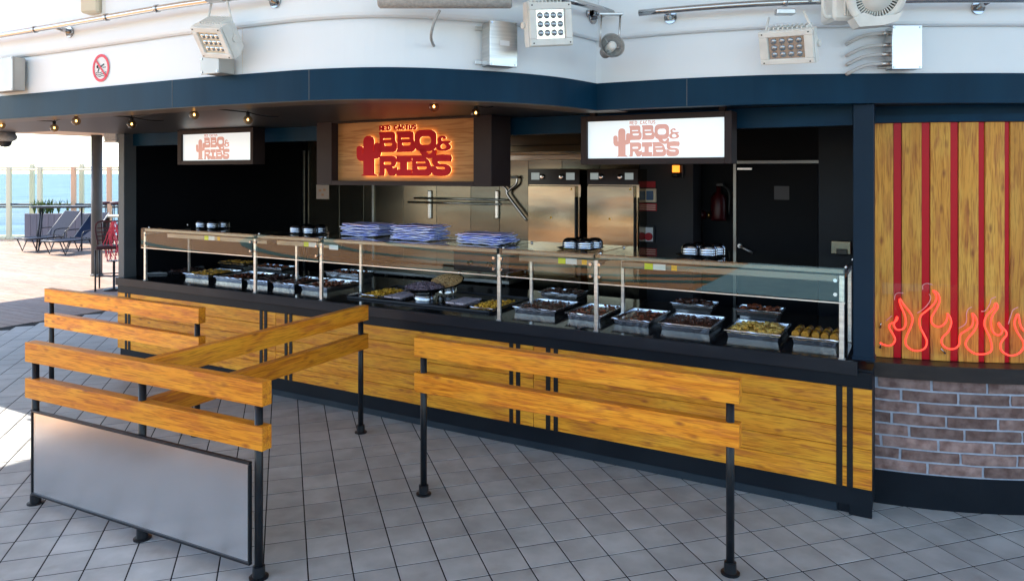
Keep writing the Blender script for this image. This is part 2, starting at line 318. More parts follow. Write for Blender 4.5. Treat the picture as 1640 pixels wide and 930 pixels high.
M['lampgrey'] = mat('pale_grey_cable', (0.50, 0.50, 0.50), 0.5)
M['radome'] = mat('speckled_grey', (0.33, 0.33, 0.33), 0.6, 0, (0.45, 0.44, 0.43), 60)
M['grid'] = mat('dark_grille', (0.03, 0.03, 0.03), 0.5)
FOOD = {
 'potato': mat('roast_potato', (0.42, 0.20, 0.03), 0.4, 0, (0.75, 0.42, 0.07), 26, coat=.3),
 'brown': mat('braised_meat', (0.055, 0.018, 0.010), 0.3, 0, (0.16, 0.055, 0.028), 30, coat=.3),
 'sauce': mat('red_brown_sauce', (0.13, 0.030, 0.014), 0.25, 0, (0.24, 0.07, 0.03), 30, coat=.3),
 'dark': mat('dark_meat', (0.030, 0.014, 0.010), 0.3, 0, (0.08, 0.03, 0.022), 30, coat=.3),
 'squash': mat('golden_squash', (0.55, 0.24, 0.01), 0.35, 0, (0.85, 0.50, 0.06), 40, coat=.3),
 'rice': mat('tan_rice', (0.42, 0.24, 0.10), 0.5, 0, (0.66, 0.42, 0.20), 60),
 'pale': mat('pale_slab', (0.42, 0.36, 0.42), 0.5, 0, (0.60, 0.52, 0.56), 14),
 'ribs': mat('purple_grey_ribs', (0.10, 0.07, 0.09), 0.35, 0, (0.26, 0.20, 0.25), 40),
 'corn': mat('cut_corn', (0.32, 0.14, 0.01), 0.4, 0, (0.48, 0.25, 0.03), 90),
 'wings': mat('golden_wing', (0.50, 0.25, 0.03), 0.35, 0, (0.85, 0.60, 0.18), 28, coat=.3),
}
I4 = Matrix.Identity(4)
def T(x, y, z): return Matrix.Translation((x, y, z))
def RX(a): return Matrix.Rotation(a, 4, 'X')
def RY(a): return Matrix.Rotation(a, 4, 'Y')
def RZ(a): return Matrix.Rotation(a, 4, 'Z')
def catmull(P, sub=8, closed=False):
    P = [Vector(p) for p in P]; n = len(P); out = []
    for i in range(n if closed else n-1):
        if closed: p0, p1, p2, p3 = P[i-1], P[i], P[(i+1) % n], P[(i+2) % n]
        else: p0, p1, p2, p3 = P[max(i-1, 0)], P[i], P[i+1], P[min(i+2, n-1)]
        for k in range(sub):
            t = k/sub; out.append(0.5*((2*p1)+(p2-p0)*t+(2*p0-5*p1+4*p2-p3)*t*t+(3*p1-p0-3*p2+p3)*t**3))
    if not closed: out.append(P[-1])
    return out

# ================================================================== GROUND AND WATER
KL = fu(190, 4.72)-0.02      # left end of kiosk
KR = fu(1397, 4.72)          # right end
# tiled floor
tf = tag(MB().add([W(-10.42, 1.45, -.0016), W(13, 1.45, -.0016), W(13, 14, -.0016), W(-10.42, 14, -.0016)], [(0, 1, 2, 3)]).build('tile_floor', M['grout']), kind='structure')
TS, TA, TO = 0.2159, R(17.145), Vector((-1.0643, 3.8415))
ta = Vector((math.cos(TA), math.sin(TA))); tb = Vector((-ta.y, ta.x)); tiles = []
for i in range(-70, 75):
    for j in range(-40, 75):
        c = TO+ta*((i+.5)*TS)+tb*((j+.5)*TS); u, v = UV(c.x, c.y)
        if u < -10.3 or u > 12.8 or v < 1.55 or v > 9.5: continue
        cx, cy = c
        hid = (KL+.1 < u < KR and v > 5.0) or ((cx-3.08)**2+(cy-6.66)**2 < 2.1**2)
        if hid: continue
        vis = cy > 0.8 and abs(cx/cy) < 0.72 and HOR+FPX*2/cy < 945 and not (KL < u < KR and v > 4.74)
        size = FPX*TS/cy*(2.0/cy) if cy > .5 else 0
        tiles.append((not vis, -size, cx, cy))
tiles.sort()
tmeshes = []
for k in range(6):
    a = TS/2-0.0037; bm = bmesh.new(); bmesh.ops.create_cube(bm, size=1)
    for q in bm.verts: q.co = Vector((q.co.x*2*a, q.co.y*2*a, (q.co.z-.5)*.010+(random.uniform(-.0004, .0004) if q.co.z > 0 else 0)))
    bmesh.ops.bevel(bm, geom=[e_ for e_ in bm.edges if all(q.co.z > -.005 for q in e_.verts)], offset=.0012, segments=1, affect='EDGES')
    tmeshes.append(MB().frombm(bm).mesh('tile', M['tile']))
for k, (nv, s_, x, y) in enumerate(tiles[:300]):
    inst('tile', tmeshes[k % 6], tf, (x, y, random.uniform(-.0005, .0005)), (0, 0, TA+random.choice((0, math.pi/2, math.pi))))
def tile_stuff():
    P = []; F = []; a = TS/2-0.0037
    for nv, s_, x, y in tiles[300:]:
        z = random.uniform(-.0006, .0006); b = len(P)
        for h, q in ((-.01, a), (-.0012, a), (0, a-.0012)):
            for sx, sy in ((-1, -1), (1, -1), (1, 1), (-1, 1)):
                P.append((x+ta.x*sx*q+tb.x*sy*q, y+ta.y*sx*q+tb.y*sy*q, h+z))
        F += [(b+8, b+9, b+10, b+11)]
        for l in (0, 4):
            for i in range(4): F.append((b+l+i, b+l+(i+1) % 4, b+l+4+(i+1) % 4, b+l+4+i))
    # per tile tone from a world-space cell
    return MB().add(P, F)
mt = mat('floor_tile_far', (0.355, 0.362, 0.362), 0.5, 0, (0.47, 0.478, 0.478), 4, 5, bump=0.05, bscale=25, rvar=0.12)
wear(mt); ts = tile_stuff().build('tile', mt, tf); ts['kind'] = 'stuff'

# wooden deck on the left with planks running along the facade
YE = 23.2
wd = tag(MB().add([W(-42.4, 1.45, -.014), W(-10.42, 1.45, -.014), W(-10.42, 20.75, -.014), Vector((-36, YE, -.014))], [(0, 1, 2, 3)]).build('wood_deck', M['grout']), kind='structure')
pl = MB(); v = 1.45
plm = MB().bbox(-3.0, 3.0, -.0665, .0665, -.012, 0, .0015).mesh('plank', M['teak'])
cnt = 0; rnd = random.Random(3)
while v < 26:
    u = -10.46; off = rnd.uniform(1, 5)
    segs = []; e0 = u
    while e0 > -36:
        l = 6.0; segs.append((e0-l, e0)); e0 -= l
    for (a, b) in segs:
        x, y = XY((a+b)/2, v+.07)
        if XY(a, v+.14)[1] > YE and XY(b, v+.14)[1] > YE: continue
        if XY(a, v+.14)[1] > YE:
            a = b-max(.2, (YE-XY(b, v+.14)[1])/SA)
            pl.add([W(a+.003, v+.0035, 0), W(b-.003, v+.0035, 0), W(b-.003, v+.1365, 0), W(a+.003, v+.1365, 0)], [(0, 1, 2, 3)]); continue
        if cnt < 295 and 5.5 < v < 24 and a > -29:
            o = inst('plank', plm, wd, (x, y, 0), (0, 0, -ANG)); cnt += 1
        else:
            pl.add([W(a+.003, v+.0035, 0), W(b-.003, v+.0035, 0), W(b-.003, v+.1365, 0), W(a+.003, v+.1365, 0)], [(0, 1, 2, 3)])
    v += .14
pl.build('plank', M['teak'], wd)['kind'] = 'stuff'

# sun deck behind the photographer, with green curved inlays and a shallow pool
pd = tag(MB().add([W(-48, -26, -.02), W(14, -26, -.02), W(14, 1.45, -.02), W(-48, 1.45, -.02)], [(0, 1, 2, 3)]).build('pool_deck', M['pool']), kind='structure')
for k, (r0, cu, cv) in enumerate(((3.2, -9.5, -9.5), (4.6, -9.5, -9.5), (6.4, -9.5, -9.5), (9.5, -13, -12.5))):
    P = []; n = 64
    for i in range(n+1):
        a = math.pi*2*i/n; P += [W(cu+r0*1.5*math.cos(a), cv+r0*math.sin(a), -.014), W(cu+(r0+.28)*1.5*math.cos(a), cv+(r0+.28)*math.sin(a), -.014)]
    P = [(p.x, p.y, p.z) for p in P]
    F = [(2*i, 2*i+1, 2*i+3, 2*i+2) for i in range(n) if UV(P[2*i][0], P[2*i][1])[1] < 1.3]
    MB().add(P, F).build('inlay', M['green'], pd)
MB().add([W(-3.5, -14, -.010), W(12, -14, -.010), W(12, -3.2, -.010), W(-3.5, -3.2, -.010)], [(0, 1, 2, 3)]).build('pool_water', M['water'], pd)
# sea
tag(MB().add([(-14000, -14000, -18), (14000, -14000, -18), (14000, 14000, -18), (-14000, 14000, -18)], [(0, 1, 2, 3)]).build('sea', M['sea']), kind='structure')
# hull edge so the deck has thickness
tag(MB().prism([tuple(W(-46, -26).xy), tuple(W(14, -26).xy), tuple(W(14, 13.9).xy), tuple(W(-10.2, 14.2).xy), tuple(W(-10.4, 20.8).xy), (-37, YE+.03)], -1.2, -.03).build('ship_hull', M['white']), kind='structure')

# ================================================================== SUPERSTRUCTURE: fascia, white wall, soffit
ZB, ZT, ZS = 2.40, 2.57, 2.845
fb = [(0, 190), (70, 186.4), (140, 182.2), (210, 177.5), (310, 171), (410, 165), (500, 160.5), (600, 158.3), (700, 159.5), (820, 164.3), (900, 170), (956, 176.6)]
P1 = [G(x, y, ZB) for x, y in fb]
# make the left straight run exactly straight
vl = sum(UV(p.x, p.y)[1] for p in P1[:5])/5
for i in range(5):
    u, v = UV(P1[i].x, P1[i].y); P1[i] = W(u, vl+(v-vl)*.15, ZB)
P1 = [W(-15.3, vl, ZB), W(-10.0, vl, ZB), W(-9.0, vl, ZB), W(-8.0, vl, ZB), W(-7.0, vl, ZB)]+P1
c1 = catmull(P1[1:], 6); c1 = [P1[0]]+c1
P2 = [P1[-1]]+[G(x, y, ZB) for x, y in [(1010, 174.2), (1100, 170.6), (1230, 167), (1365, 165.6), (1500, 165.0), (1640, 165.0)]]
P2 += [Vector((3.5, P2[-1].y+.05, ZB)), Vector((4.6, P2[-1].y+.45, ZB)), Vector((6.4, P2[-1].y+1.6, ZB))]
c2 = catmull(P2, 6)
curve = c1+c2[1:]
sup = thing('superstructure', 'white curved ship wall above the dark blue fascia band over the food counter', 'building')
wall_curve = offset(curve, 0.012)
k10 = 1
MB().ribbon(c1, ZB, ZT, .10).build('fascia', M['navy'], sup)
MB().ribbon(c2, ZB, ZT, .10).build('fascia', M['navy'], sup)
MB().ribbon(wall_curve[k10:], ZT, 5.3, .12).build('wall', M['white'], sup)
# overlapping upper plating with a rounded lower edge
up = offset(curve, -0.028)[k10:]
mb = MB(); prof = [(0.030, 2.838), (0.016, 2.840), (0.004, 2.848), (0.0, 2.862), (0.0, 5.29), (0.030, 5.29)]; rows = [offset(up, a) for a, z in prof]; n = len(up); Pq = []
for r_, (a, z) in zip(rows, prof): Pq += [(q.x, q.y, z) for q in r_]
mb.add(Pq, [(r_*n+i, r_*n+i+1, (r_+1)*n+i+1, (r_+1)*n+i) for r_ in range(len(prof)-1) for i in range(n-1)])
mb.build('upper_wall', M['white'], sup)
# vertical panel joints in wall and fascia (thin proud weld strips)
def at_curve(px):
    best = min(range(len(curve)-1), key=lambda i: abs((curve[i].x/curve[i].y*FPX+CXP)-px)); return curve[best], (curve[best+1]-curve[best]).normalized()
def curve_pt(px):
    for i in range(len(curve)-1):
        a = curve[i].x/curve[i].y*FPX+CXP; b = curve[i+1].x/curve[i+1].y*FPX+CXP
        if a <= px <= b and b > a:
            t = (px-a)/(b-a); p = curve[i].lerp(curve[i+1], t); d = (curve[i+1]-curve[i]).normalized(); return p, d
    return at_curve(px)
for px, za, zb in ((386, ZT+.003, 2.835), (276, ZB+.002, ZT-.002), (495, ZB+.002, ZT-.002), (1100, ZB+.002, ZT-.002)):
    p, d = curve_pt(px); nrm = Vector((d.y, -d.x, 0)); m_ = Matrix((( d.x, -nrm.x, 0, p.x), (d.y, -nrm.y, 0, p.y), (0, 0, 1, 0), (0, 0, 0, 1)))
    MB().box(-.002, .002, -.0015 if za < 2.5 else .0105, .02, za, zb, m_).build('panel_joint', M['col'] if za < 2.5 else M['lampwhite'], sup)
# underside return, dark soffit, far cream soffit
lip_in = offset(curve, .10)
MB().ribbon([Vector((q.x, q.y, 0)) for q in offset(curve, .004)][:len(c1)+4], ZB-.004, ZB-.001, .20).build('soffit_return', M['return'], sup)
poly = [UV(q.x, q.y) for q in offset(curve, .19)]
poly = [p for p in poly if p[1] < 5.2]
so_ = poly+[(poly[-1][0]-.02, 5.26), (KR, 5.26), (KR, 4.9), (KL-.1, 4.9), (KL-.1, 4.15), (-15.2, 4.15)]
mb = MB(); mb.prism(so_, 2.414, 2.50, RZ(-ANG)); mb.build('dark_soffit', M['soffit'], sup)
MB().box(-14.9, KL-.08, 4.18, 9.3, 2.74, 2.80, RZ(-ANG)).build('cream_soffit', M['cream'], sup)
MB().box(-14.9, KL-.08, vl+.11, 9.3, 2.81, 2.90, RZ(-ANG)).build('canopy_roof', M['white'], sup)
MB().box(KL-.08, KR+.05, 5.0, 8.6, 2.66, 2.76, RZ(-ANG)).build('kiosk_ceiling', M['wallblack'], sup)
# unseen slab added overhead, its outline shaped to shade the floor
slab = [(-10.1, 9.5), (-10.12, 2.2), (-10.2, 1.66), (-11.6, -2.9), (9.5, -2.9), (9.5, 9.5)]
MB().prism(slab, 5.3, 5.5, RZ(-ANG)).build('shade_slab', M['white'], sup)

# ================================================================== KIOSK COUNTER
VW, VK, VL_ = 4.72, 4.775, 4.69
ct = kt('serving_counter', 'long serving counter with golden plank front and black glossy top', 'counter')
Lu = KR-KL
seams = [KL, fu(441.7, VW), fu(854.4, VW), KR]
zrow = [0.172+i*0.1162 for i in range(6)]
for a, b in zip(seams[:-1], seams[1:]):
    for r_ in range(5):
        me = MB().bbox(-(b-a)/2+.002, (b-a)/2-.002, 0, .018, .001, .1145, .0018).mesh('plank', M['plank'])
        inst('plank', me, ct, ((a+b)/2, VW, zrow[r_]))
for pa, pb in (((200.6, 203.6), (205.6, 209)), ((416.2, 420.8), (423.6, 428)), ((456.2, 460.6), (463.8, 468.2)), ((816, 822), (826.8, 833.4)), ((874.6, 881.6), (887, 893.8)), ((1339.3, 1349.2), (1356.3, 1366))):
    for a, b in (pa, pb):
        ua, ub = fu(a, VW), fu(b, VW)
        o = MB().bbox(ua, ub, VW-.006, VW-.0005, zrow[0]-.004, zrow[5]+.004, .001).build('strap', M['strap'], ct)
        s_ = MB()
        for z in (zrow[0]+.03, zrow[0]+.05, zrow[2]+.06, zrow[5]-.03): s_.cyl(((ua+ub)/2, VW-.009, z), ((ua+ub)/2, VW-.006, z), .004, n=8)
        s_.build('screw', M['iron'], o)
MB().box(KL+.02, KR-.001, VW+.02, 5.25, .06, .86).build('counter_body', M['black'], ct)
MB().box(KL+.0, KR-.002, VW+.004, VW+.0195, .752, .845).build('top_fascia', M['black'], ct)
MB().box(KL+.05, KR-.02, VK, VK+.03, .0, .17).build('kick_plate', M['black'], ct)
MB().bbox(KL+.15, KR-.19, VK-.018, VK-.001, .0, .055, .004).build('base_strip', M['kick'], ct)
MB().bbox(KR-.125, KR-.003, VK-.03, VK-.002, .0, .168, .003).build('end_foot', M['black'], ct)
lpR = fu(1373, VL_)
MB().bbox(KL+.01, lpR, VL_, VL_+.022, .832, .9105, .002).build('counter_lip', M['lip'], ct)
MB().box(KL+.03, KR-.14, VL_+.0225, 6.10, .87, .908).build('countertop', M['counter'], ct)
MB().box(KL+.03, KR-.14, 6.0, 6.05, .10, .868).build('back_panel', M['wallblack'], ct)

# corner columns of the kiosk
def column(px0, px1, v0, dv, label, ztop=2.414, zb=0.0, m_='black'):
    a, b = fu(px0, v0), fu(px1, v0); t = kt('corner_column', label, 'column', (a+b)/2, v0)
    MB().bbox(-(b-a)/2, (b-a)/2, 0, dv, zb, ztop, .004).build('shaft', M[m_], t)
    MB().bbox(-(b-a)/2-.006, (b-a)/2+.006, -.006, dv, zb, zb+.02, .003).build('base_trim', M[m_], t)
    return t
column(1366, 1399.5, 4.745, .12, 'dark blue square column between the black counter end and the striped boards', 2.40, .9105, 'colnavy')
cl = kt('corner_column', 'slim grey corner column at the left end of the food counter', 'column', KL+.02, 4.74)
MB().bbox(-.04, .06, 0, .14, .9, 2.41, .004).build('shaft', M['col'], cl)
MB().bbox(-.035, .055, .04, .14, 0, .9, .004).build('lower_shaft', M['black'], cl)
# header beams between columns
hb = kt('header_beam', 'dark header beam behind the three illuminated signs', 'beam')
MB().box(KL+.08, fu(1366, 4.86), 4.84, 4.90, 2.285, 2.412).build('beam', M['navy'], hb)
MB().box(KL+.08, fu(1366, 4.86), 4.905, 5.0, 2.30, 2.66).build('beam_backing', M['wallblack'], hb)

# interior walls
VB = 7.30
iw = kt('kitchen_wall', 'brushed steel wall behind the counter made of upright sheets', 'wall')
xs = [493, 543.6, 582.5, 600.5, 646, 699, 754, 800, 846, 900, 960, 1024]
for a, b in zip(xs[:-1], xs[1:]):
    ua, ub = fu(a, VB), fu(b, VB); MB().bbox(ua+.002, ub-.002, VB, VB+.02, .9, 2.62, .002).build('steel_sheet', M['kitchensteel'], iw)
MB().box(fu(493, VB)-.02, fu(1024, VB), VB+.021, VB+.08, 0, 2.64).build('backing', M['wallblack'], iw)
u_, z_ = fv(598, 300, VB); MB().bbox(u_-.012, u_+.012, VB-.02, VB-.002, .9, 2.5, .003).build('joint_strip', M['steel'], iw)
sw = kt('side_wall', 'black partition wall closing the left end of the kiosk', 'wall')
MB().box(KL+.02, KL+.08, 4.885, VB+.06, 0, 2.66).build('wall_panel', M['wallblack'], sw)
MB().box(KL+.081, fu(491, VB), VB-.02, VB+.04, 0, 2.64).build('rear_panel', M['wallblack'], sw)
u_ = fu(489.5, VB); MB().box(u_-.01, u_+.012, VB-.045, VB-.021, 0, 2.30).build('door_trim', M['steel'], sw)
# back wall right part
bw = kt('rear_wall', 'black rear wall at the right side of the kitchen', 'wall')
VD = 7.0
MB().box(fu(1024, VD), fu(1110, VD), VD, VD+.3, 0, 2.64).build('pillar', M['greywall'], bw)
MB().box(fu(1110, VD)-.1, fu(1250, VD+.35), VD+.35, VD+.40, 0, 2.64).build('recess_wall', M['wallblack'], bw)
VG = 6.4
MB().box(fu(1024, VB)-.2, KR+1.2, 7.9, 8.0, 0, 2.66).build('far_wall', M['wallblack'], bw)
MB().box(fu(1311, VG), fu(1420, VG), VG, VG+.1, 0, 2.64).build('end_wall', M['black'], bw)
MB().box(fu(1178, VD)-.1, fu(1330, VD), VD+.06, VD+.12, 2.12, 2.64).build('over_door', M['wallblack'], bw)
dr = kt('kitchen_door', 'black service door with thin steel frame and a paper notice', 'door')
ua, za = fv(1180, 263, VD); ub, _ = fv(1310, 263, VD)
MB().bbox(ua, ub, VD, VD+.05, 0, za, .003).build('door_leaf', M['wallblack'], dr)
MB().box(ua-.03, ua-.004, VD-.012, VD+.05, 0, za+.03).build('door_frame', M['guardsteel'], dr)
MB().box(ua-.003, ub+.03, VD-.012, VD+.05, za+.004, za+.03).build('door_frame', M['guardsteel'], dr)
u1, z1 = fv(1240, 298, VD); u2, z2 = fv(1264, 320, VD)
MB().box(u1, u2, VD-.004, VD-.001, z2, z1).build('notice', mat('grey_notice', (.09, .09, .10), .6), dr)
u1, z1 = fv(1182, 269, VD); u2, z2 = fv(1205, 272, VD); MB().box(u1, u2, VD-.03, VD-.001, z2, z1).build('door_closer', M['steel'], dr)
u1, z1 = fv(1186, 393, VD); h_ = MB(); h_.cyl((u1, VD-.001, z1), (u1, VD-.05, z1), .018); h_.cyl((u1, VD-.045, z1), (u1+.12, VD-.06, z1-.06), .01); h_.build('handle', M['steel'], dr)

# ================================================================== CURVED WALL ON THE RIGHT (bricks, boards)
CC = Vector((3.08, 6.66, 0)); RB = 2.35
def cp(th, r, z): return Vector((CC.x+r*math.sin(th), CC.y-r*math.cos(th), z))    # th=0 faces the camera (-Y)
def arc(mb, t0, t1, r0, r1, z0, z1, seg=2, bev=0.0):
    P = []; n = seg+1
    for i in range(n):
        t = t0+(t1-t0)*i/seg
        for (r, z) in ((r0, z0), (r1, z0), (r1, z1), (r0, z1)): P.append(cp(t, r, z))
    F = []
    for i in range(seg):
        a = i*4; b = a+4
        for k in range(4): F.append((a+k, a+(k+1) % 4, b+(k+1) % 4, b+k))
    F += [(0, 1, 2, 3), (seg*4+3, seg*4+2, seg*4+1, seg*4)]
    return mb.add(P, F)
def th_px(px, r):                    # angle where the pixel column meets the cylinder of radius r
    k = (px-CXP)/FPX; a = k*k+1; b = -2*(CC.x*k+CC.y); c = CC.x**2+CC.y**2-r*r
    Y = (-b-math.sqrt(b*b-4*a*c))/(2*a); return math.asin((k*Y-CC.x)/r)
cw = thing('curved_wall', 'curved bar wall with pale brick base and red striped boards beneath the blue band', 'wall')
T0, T1 = th_px(1400, RB)+.0, 1.15
brick_meshes = {}
def brick_part(parent, t0, t1, z0, z1, r=RB, center=None):
    bm = bmesh.new(); n = 6
    grid = {}; wdt = (t1-t0)*r
    for i in range(n+1):
        for j in range(3):
            t = t0+(t1-t0)*i/n; z = z0+(z1-z0)*j/2
            q = cp(t, r+.004, z); nn = mnoise.noise(Vector((t*14, z*19, 3.3)))*.004+mnoise.noise(Vector((t*40, z*50, 8)))*.0025
            e = .0 if (0 < i < n and 0 < j < 2) else -.004
            dz = mnoise.noise(Vector((t*30, z*9, 1)))*.003 if j != 1 else 0
            q = cp(t+(mnoise.noise(Vector((t*9, z*40, 5)))*.002/1 if i in (0, n) else 0), r+.010+nn*1.3+e, z+dz)
            grid[i, j] = bm.verts.new(q)
    for i in range(n):
        for j in range(2): bm.faces.new((grid[i, j], grid[i+1, j], grid[i+1, j+1], grid[i, j+1]))
    ed = [e for e in bm.edges if e.is_boundary]; rr = bmesh.ops.extrude_edge_only(bm, edges=ed)
    for q in [g for g in rr['geom'] if isinstance(g, bmesh.types.BMVert)]:
        d = Vector((q.co.x-CC.x, q.co.y-CC.y, 0)).normalized(); q.co -= d*.022
    return MB().frombm(bm, None, False).build('brick', M['brick'], parent)
BZ0, BZ1 = .212, .776; rh = (BZ1-BZ0)/8
brnd = random.Random(11)
for r_ in range(8):
    t = T0-.14+(0.5 if r_ % 2 else 0)*.125+brnd.uniform(-.01, .01)+.012*r_
    while t < T1:
        wd_ = brnd.uniform(.118, .138); a, b = max(t, T0), min(t+wd_-.0064, T1)
        if b-a > .006: brick_part(cw, a, b, BZ0+r_*rh+.0062, BZ0+(r_+1)*rh-.0062)
        t += wd_
arc(MB(), T0-.02, T1, RB-.3, RB-.001, BZ0-.02, BZ1+.02, 30).build('mortar_bed', M['mortar'], cw)
arc(MB(), T0-.02, T1, RB-.3, RB-.012, 0.0, .10, 30).build('plinth', M['black'], cw)
arc(MB(), T0-.02, T1, RB-.3, RB+.006, .101, BZ0-.004, 30).build('plinth_band', M['black'], cw)
arc(MB(), T0-.02, T1, RB-.35, RB+.05, .780, .868, 30).build('ledge', M['ledge'], cw)
RW = RB-.085
TB0 = th_px(1400.5, RW)
arc(MB(), TB0-.03, T1, RW-.06, RW-.022, .87, 2.31, 30).build('red_backing', M['red'], cw)
edges = [(1388, 1430.7), (1444.8, 1475.9), (1490.3, 1522), (1535.8, 1567), (1578.4, 1609), (1618.5, 1651)]
bt = [(th_px(a, RW), th_px(b, RW)) for a, b in edges]
step = bt[3][0]-bt[2][0]
while bt[-1][1] < T1-.1: bt.append((bt[-1][0]+step, bt[-1][1]+step))
for a, b in bt: arc(MB(), a, b, RW-.02, RW, .871, 2.303, 3).build('board', M['board'], cw)
for k in range(len(bt)-1):                                     # red slats in the gaps
    arc(MB(), bt[k][1]+.0015, bt[k+1][0]-.0015, RW-.0215, RW-.010, .871, 2.303, 2).build('red_slat', M['red'], cw)
arc(MB(), TB0-.03, T1, RW-.05, RW+.02, 2.306, 2.352, 30).build('header', M['navy'], cw)
arc(MB(), TB0-.03, T1, RW-.05, RW-.012, 2.3525, 2.408, 30).build('header_recess', M['navy'], cw)
arc(MB(), TB0-.03, T1, RW-.7, RW-.014, 2.409, 2.56, 30).build('top_closer', M['black'], cw)

# neon flames
RN = RW+.045
ng = thing('neon_sign', 'glowing red neon flame outline mounted in front of the striped boards', 'neon sign')
def npt(zx, zy, r=RN):
    px, py = 1390+zx/6.2, 440+zy/6.2; th = th_px(px, r); q = cp(th, r, 0); q.z = EYE-(py-HOR)*q.y/FPX; return q
F1 = [(120,672),(150,690),(205,703),(250,685),(270,640),(250,590),(225,550),(210,515),(225,485),(265,468),(292,440),(288,415),(270,460),(258,500),(280,538),(320,545),(360,525),(377,470),(365,400),(335,330),(315,270),(320,238),(350,290),(400,350),(438,410),(440,470),(415,540),(380,620),(375,680),(400,720),(450,748),(520,750),(570,720),(585,660),(560,600),(525,530),(512,460),(530,400),(590,350),(650,295),(680,240),(672,190),(645,158),(690,180),(712,240),(700,300),(660,370),(630,430),(640,485),(690,515),(745,500),(780,455),(790,400),(788,385),(815,420),(828,480),(800,560),(750,610),(730,660),(755,710),(810,735),(870,728),(905,690),(910,640),(920,590),(970,555),(1030,510),(1045,450),(1038,400),(1040,385),(1070,420),(1085,480),(1060,550),(1000,620),(970,680),(990,730),(1050,775),(1110,788),(1180,780),(1225,750),(1228,690),(1205,610),(1170,540),(1155,480),(1175,410),(1220,360),(1255,320),(1265,285),(1280,290),(1285,330),(1250,380),(1225,440),(1225,510),(1245,570),(1290,598),(1325,580),(1330,545),(1305,510),(1298,475),(1330,520),(1370,560),(1375,600),(1335,650),(1315,700),(1330,755),(1390,795),(1450,798),(1510,770),(1545,720),(1545,670),(1510,610),(1475,550),(1455,480),(1470,420),(1490,390),(1500,430),(1515,500),(1545,550),(1590,570),(1630,540),(1650,480),(1640,430)]
MB().tube(catmull([npt(*p) for p in F1], 4), .0056, 8).build('neon_tube', M['neon'], ng)
for seg in ([(262,250),(270,200),(300,178),(350,180)], [(545,145),(545,105),(585,85),(640,98)], [(490,380),(560,330),(610,270),(622,220),(605,190)], [(900,530),(965,490),(980,440),(978,390),(995,340),(1030,320)], [(1125,362),(1165,355),(1210,290),(1225,240),(1270,220)], [(1395,490),(1415,420),(1440,350),(1490,322)], [(180,455),(240,405)]):
    MB().tube(catmull([npt(x, y, RN-.015) for x, y in seg], 4), .0028, 6).build('glass_lead', M['neonoff'], ng)
MB().tube(catmull([npt(*p) for p in [(1640,430),(1668,480),(1690,540),(1660,620),(1640,690),(1690,760),(1760,775),(1820,740),(1830,680),(1800,600),(1830,520),(1860,470)]], 4), .0056, 8).build('neon_tube', M['neon'], ng)
P = []; n = 24
ta0, ta1 = th_px(1399.5, RN)+.02, 1.0
zt = [ .905, 1.36 ]
arc(MB(), ta0, ta1, RN-.024, RN-.021, .905, 1.33, 24).build('acrylic_sheet', M['clear'], ng)
for zx, zy in ((122, 520), (122, 720), (765, 775)):
    q = npt(zx, zy, RW); q2 = npt(zx, zy, RN-.018); MB().cyl(q, q2, .006, n=10).build('standoff', M['iron'], ng)
    MB().tube([q2, npt(zx-40 if zx > 500 else zx+8, zy-45, RN-.012)], .004, 6).build('lead_wire', M['chrome'], ng)

# round bar corner at the left end
CL = W(KL-.10, 5.35)
lb = thing('round_bar', 'small round bar with grey top and brick side left of the counter', 'bar', (CL.x, CL.y, 0))
RL = .36
MB().lathe([(0, .0), (RL-.0, 0), (RL+.0, .17), (0, .17)], 32).build('plinth', M['black'], lb)
MB().lathe([(0, .165), (RL-.02, .165), (RL-.02, .83), (0, .83)], 32).build('mortar_bed', M['mortar'], lb)
for r_ in range(9):
    n = 8; z0 = .172+r_*.0725
    for k in range(n):
        a0 = 2*math.pi*(k+.5*(r_ % 2))/n+.02; a1 = a0+2*math.pi/n-.04
        if math.sin((a0+a1)/2) > .6: continue
        P = []
        for i in range(4):
            a = a0+(a1-a0)*i/3
            for rr_, z in ((RL-.03, z0+.005), (RL-.008, z0+.005), (RL-.008, z0+.066), (RL-.03, z0+.066)): P.append((rr_*math.cos(a), rr_*math.sin(a), z))
        F = [(i*4+q, i*4+(q+1) % 4, i*4+4+(q+1) % 4, i*4+4+q) for i in range(3) for q in range(4)]+[(0, 1, 2, 3), (15, 14, 13, 12)]
        MB().add(P, F).build('brick', M['brick'], lb)
MB().lathe([(0, .835), (RL+.05, .835), (RL+.05, .915), (RL+.045, .92), (0, .92)], 36, smooth=False).build('bar_edge', M['col'], lb)
MB().lathe([(0, .921), (RL+.045, .921), (RL+.045, .926), (0, .926)], 36, smooth=False).build('bar_top', M['tabletop'], lb)

# ================================================================== SIGNS
def rr(x0, y0, x1, y1, r, n=4, corners=(1, 1, 1, 1)):          # rounded rectangle, y up; corners bl, br, tr, tl
    out = []
    for k, (cx, cy, a) in enumerate(((x0, y0, 180), (x1, y0, 270), (x1, y1, 0), (x0, y1, 90))):
        q = r*corners[k]; sx = 1 if cx == x0 else -1; sy = 1 if cy == y0 else -1; ox, oy = cx+sx*q, cy+sy*q
        if q < 1e-6: out.append((cx, cy)); continue
        for i in range(n+1):
            t = R(a+90*i/n); out.append((ox+q*math.cos(t), oy+q*math.sin(t)))
    return out
def sm(P, sub=3): return [(q.x, q.y) for q in catmull([Vector((x, y, 0)) for x, y in P], sub, True)]
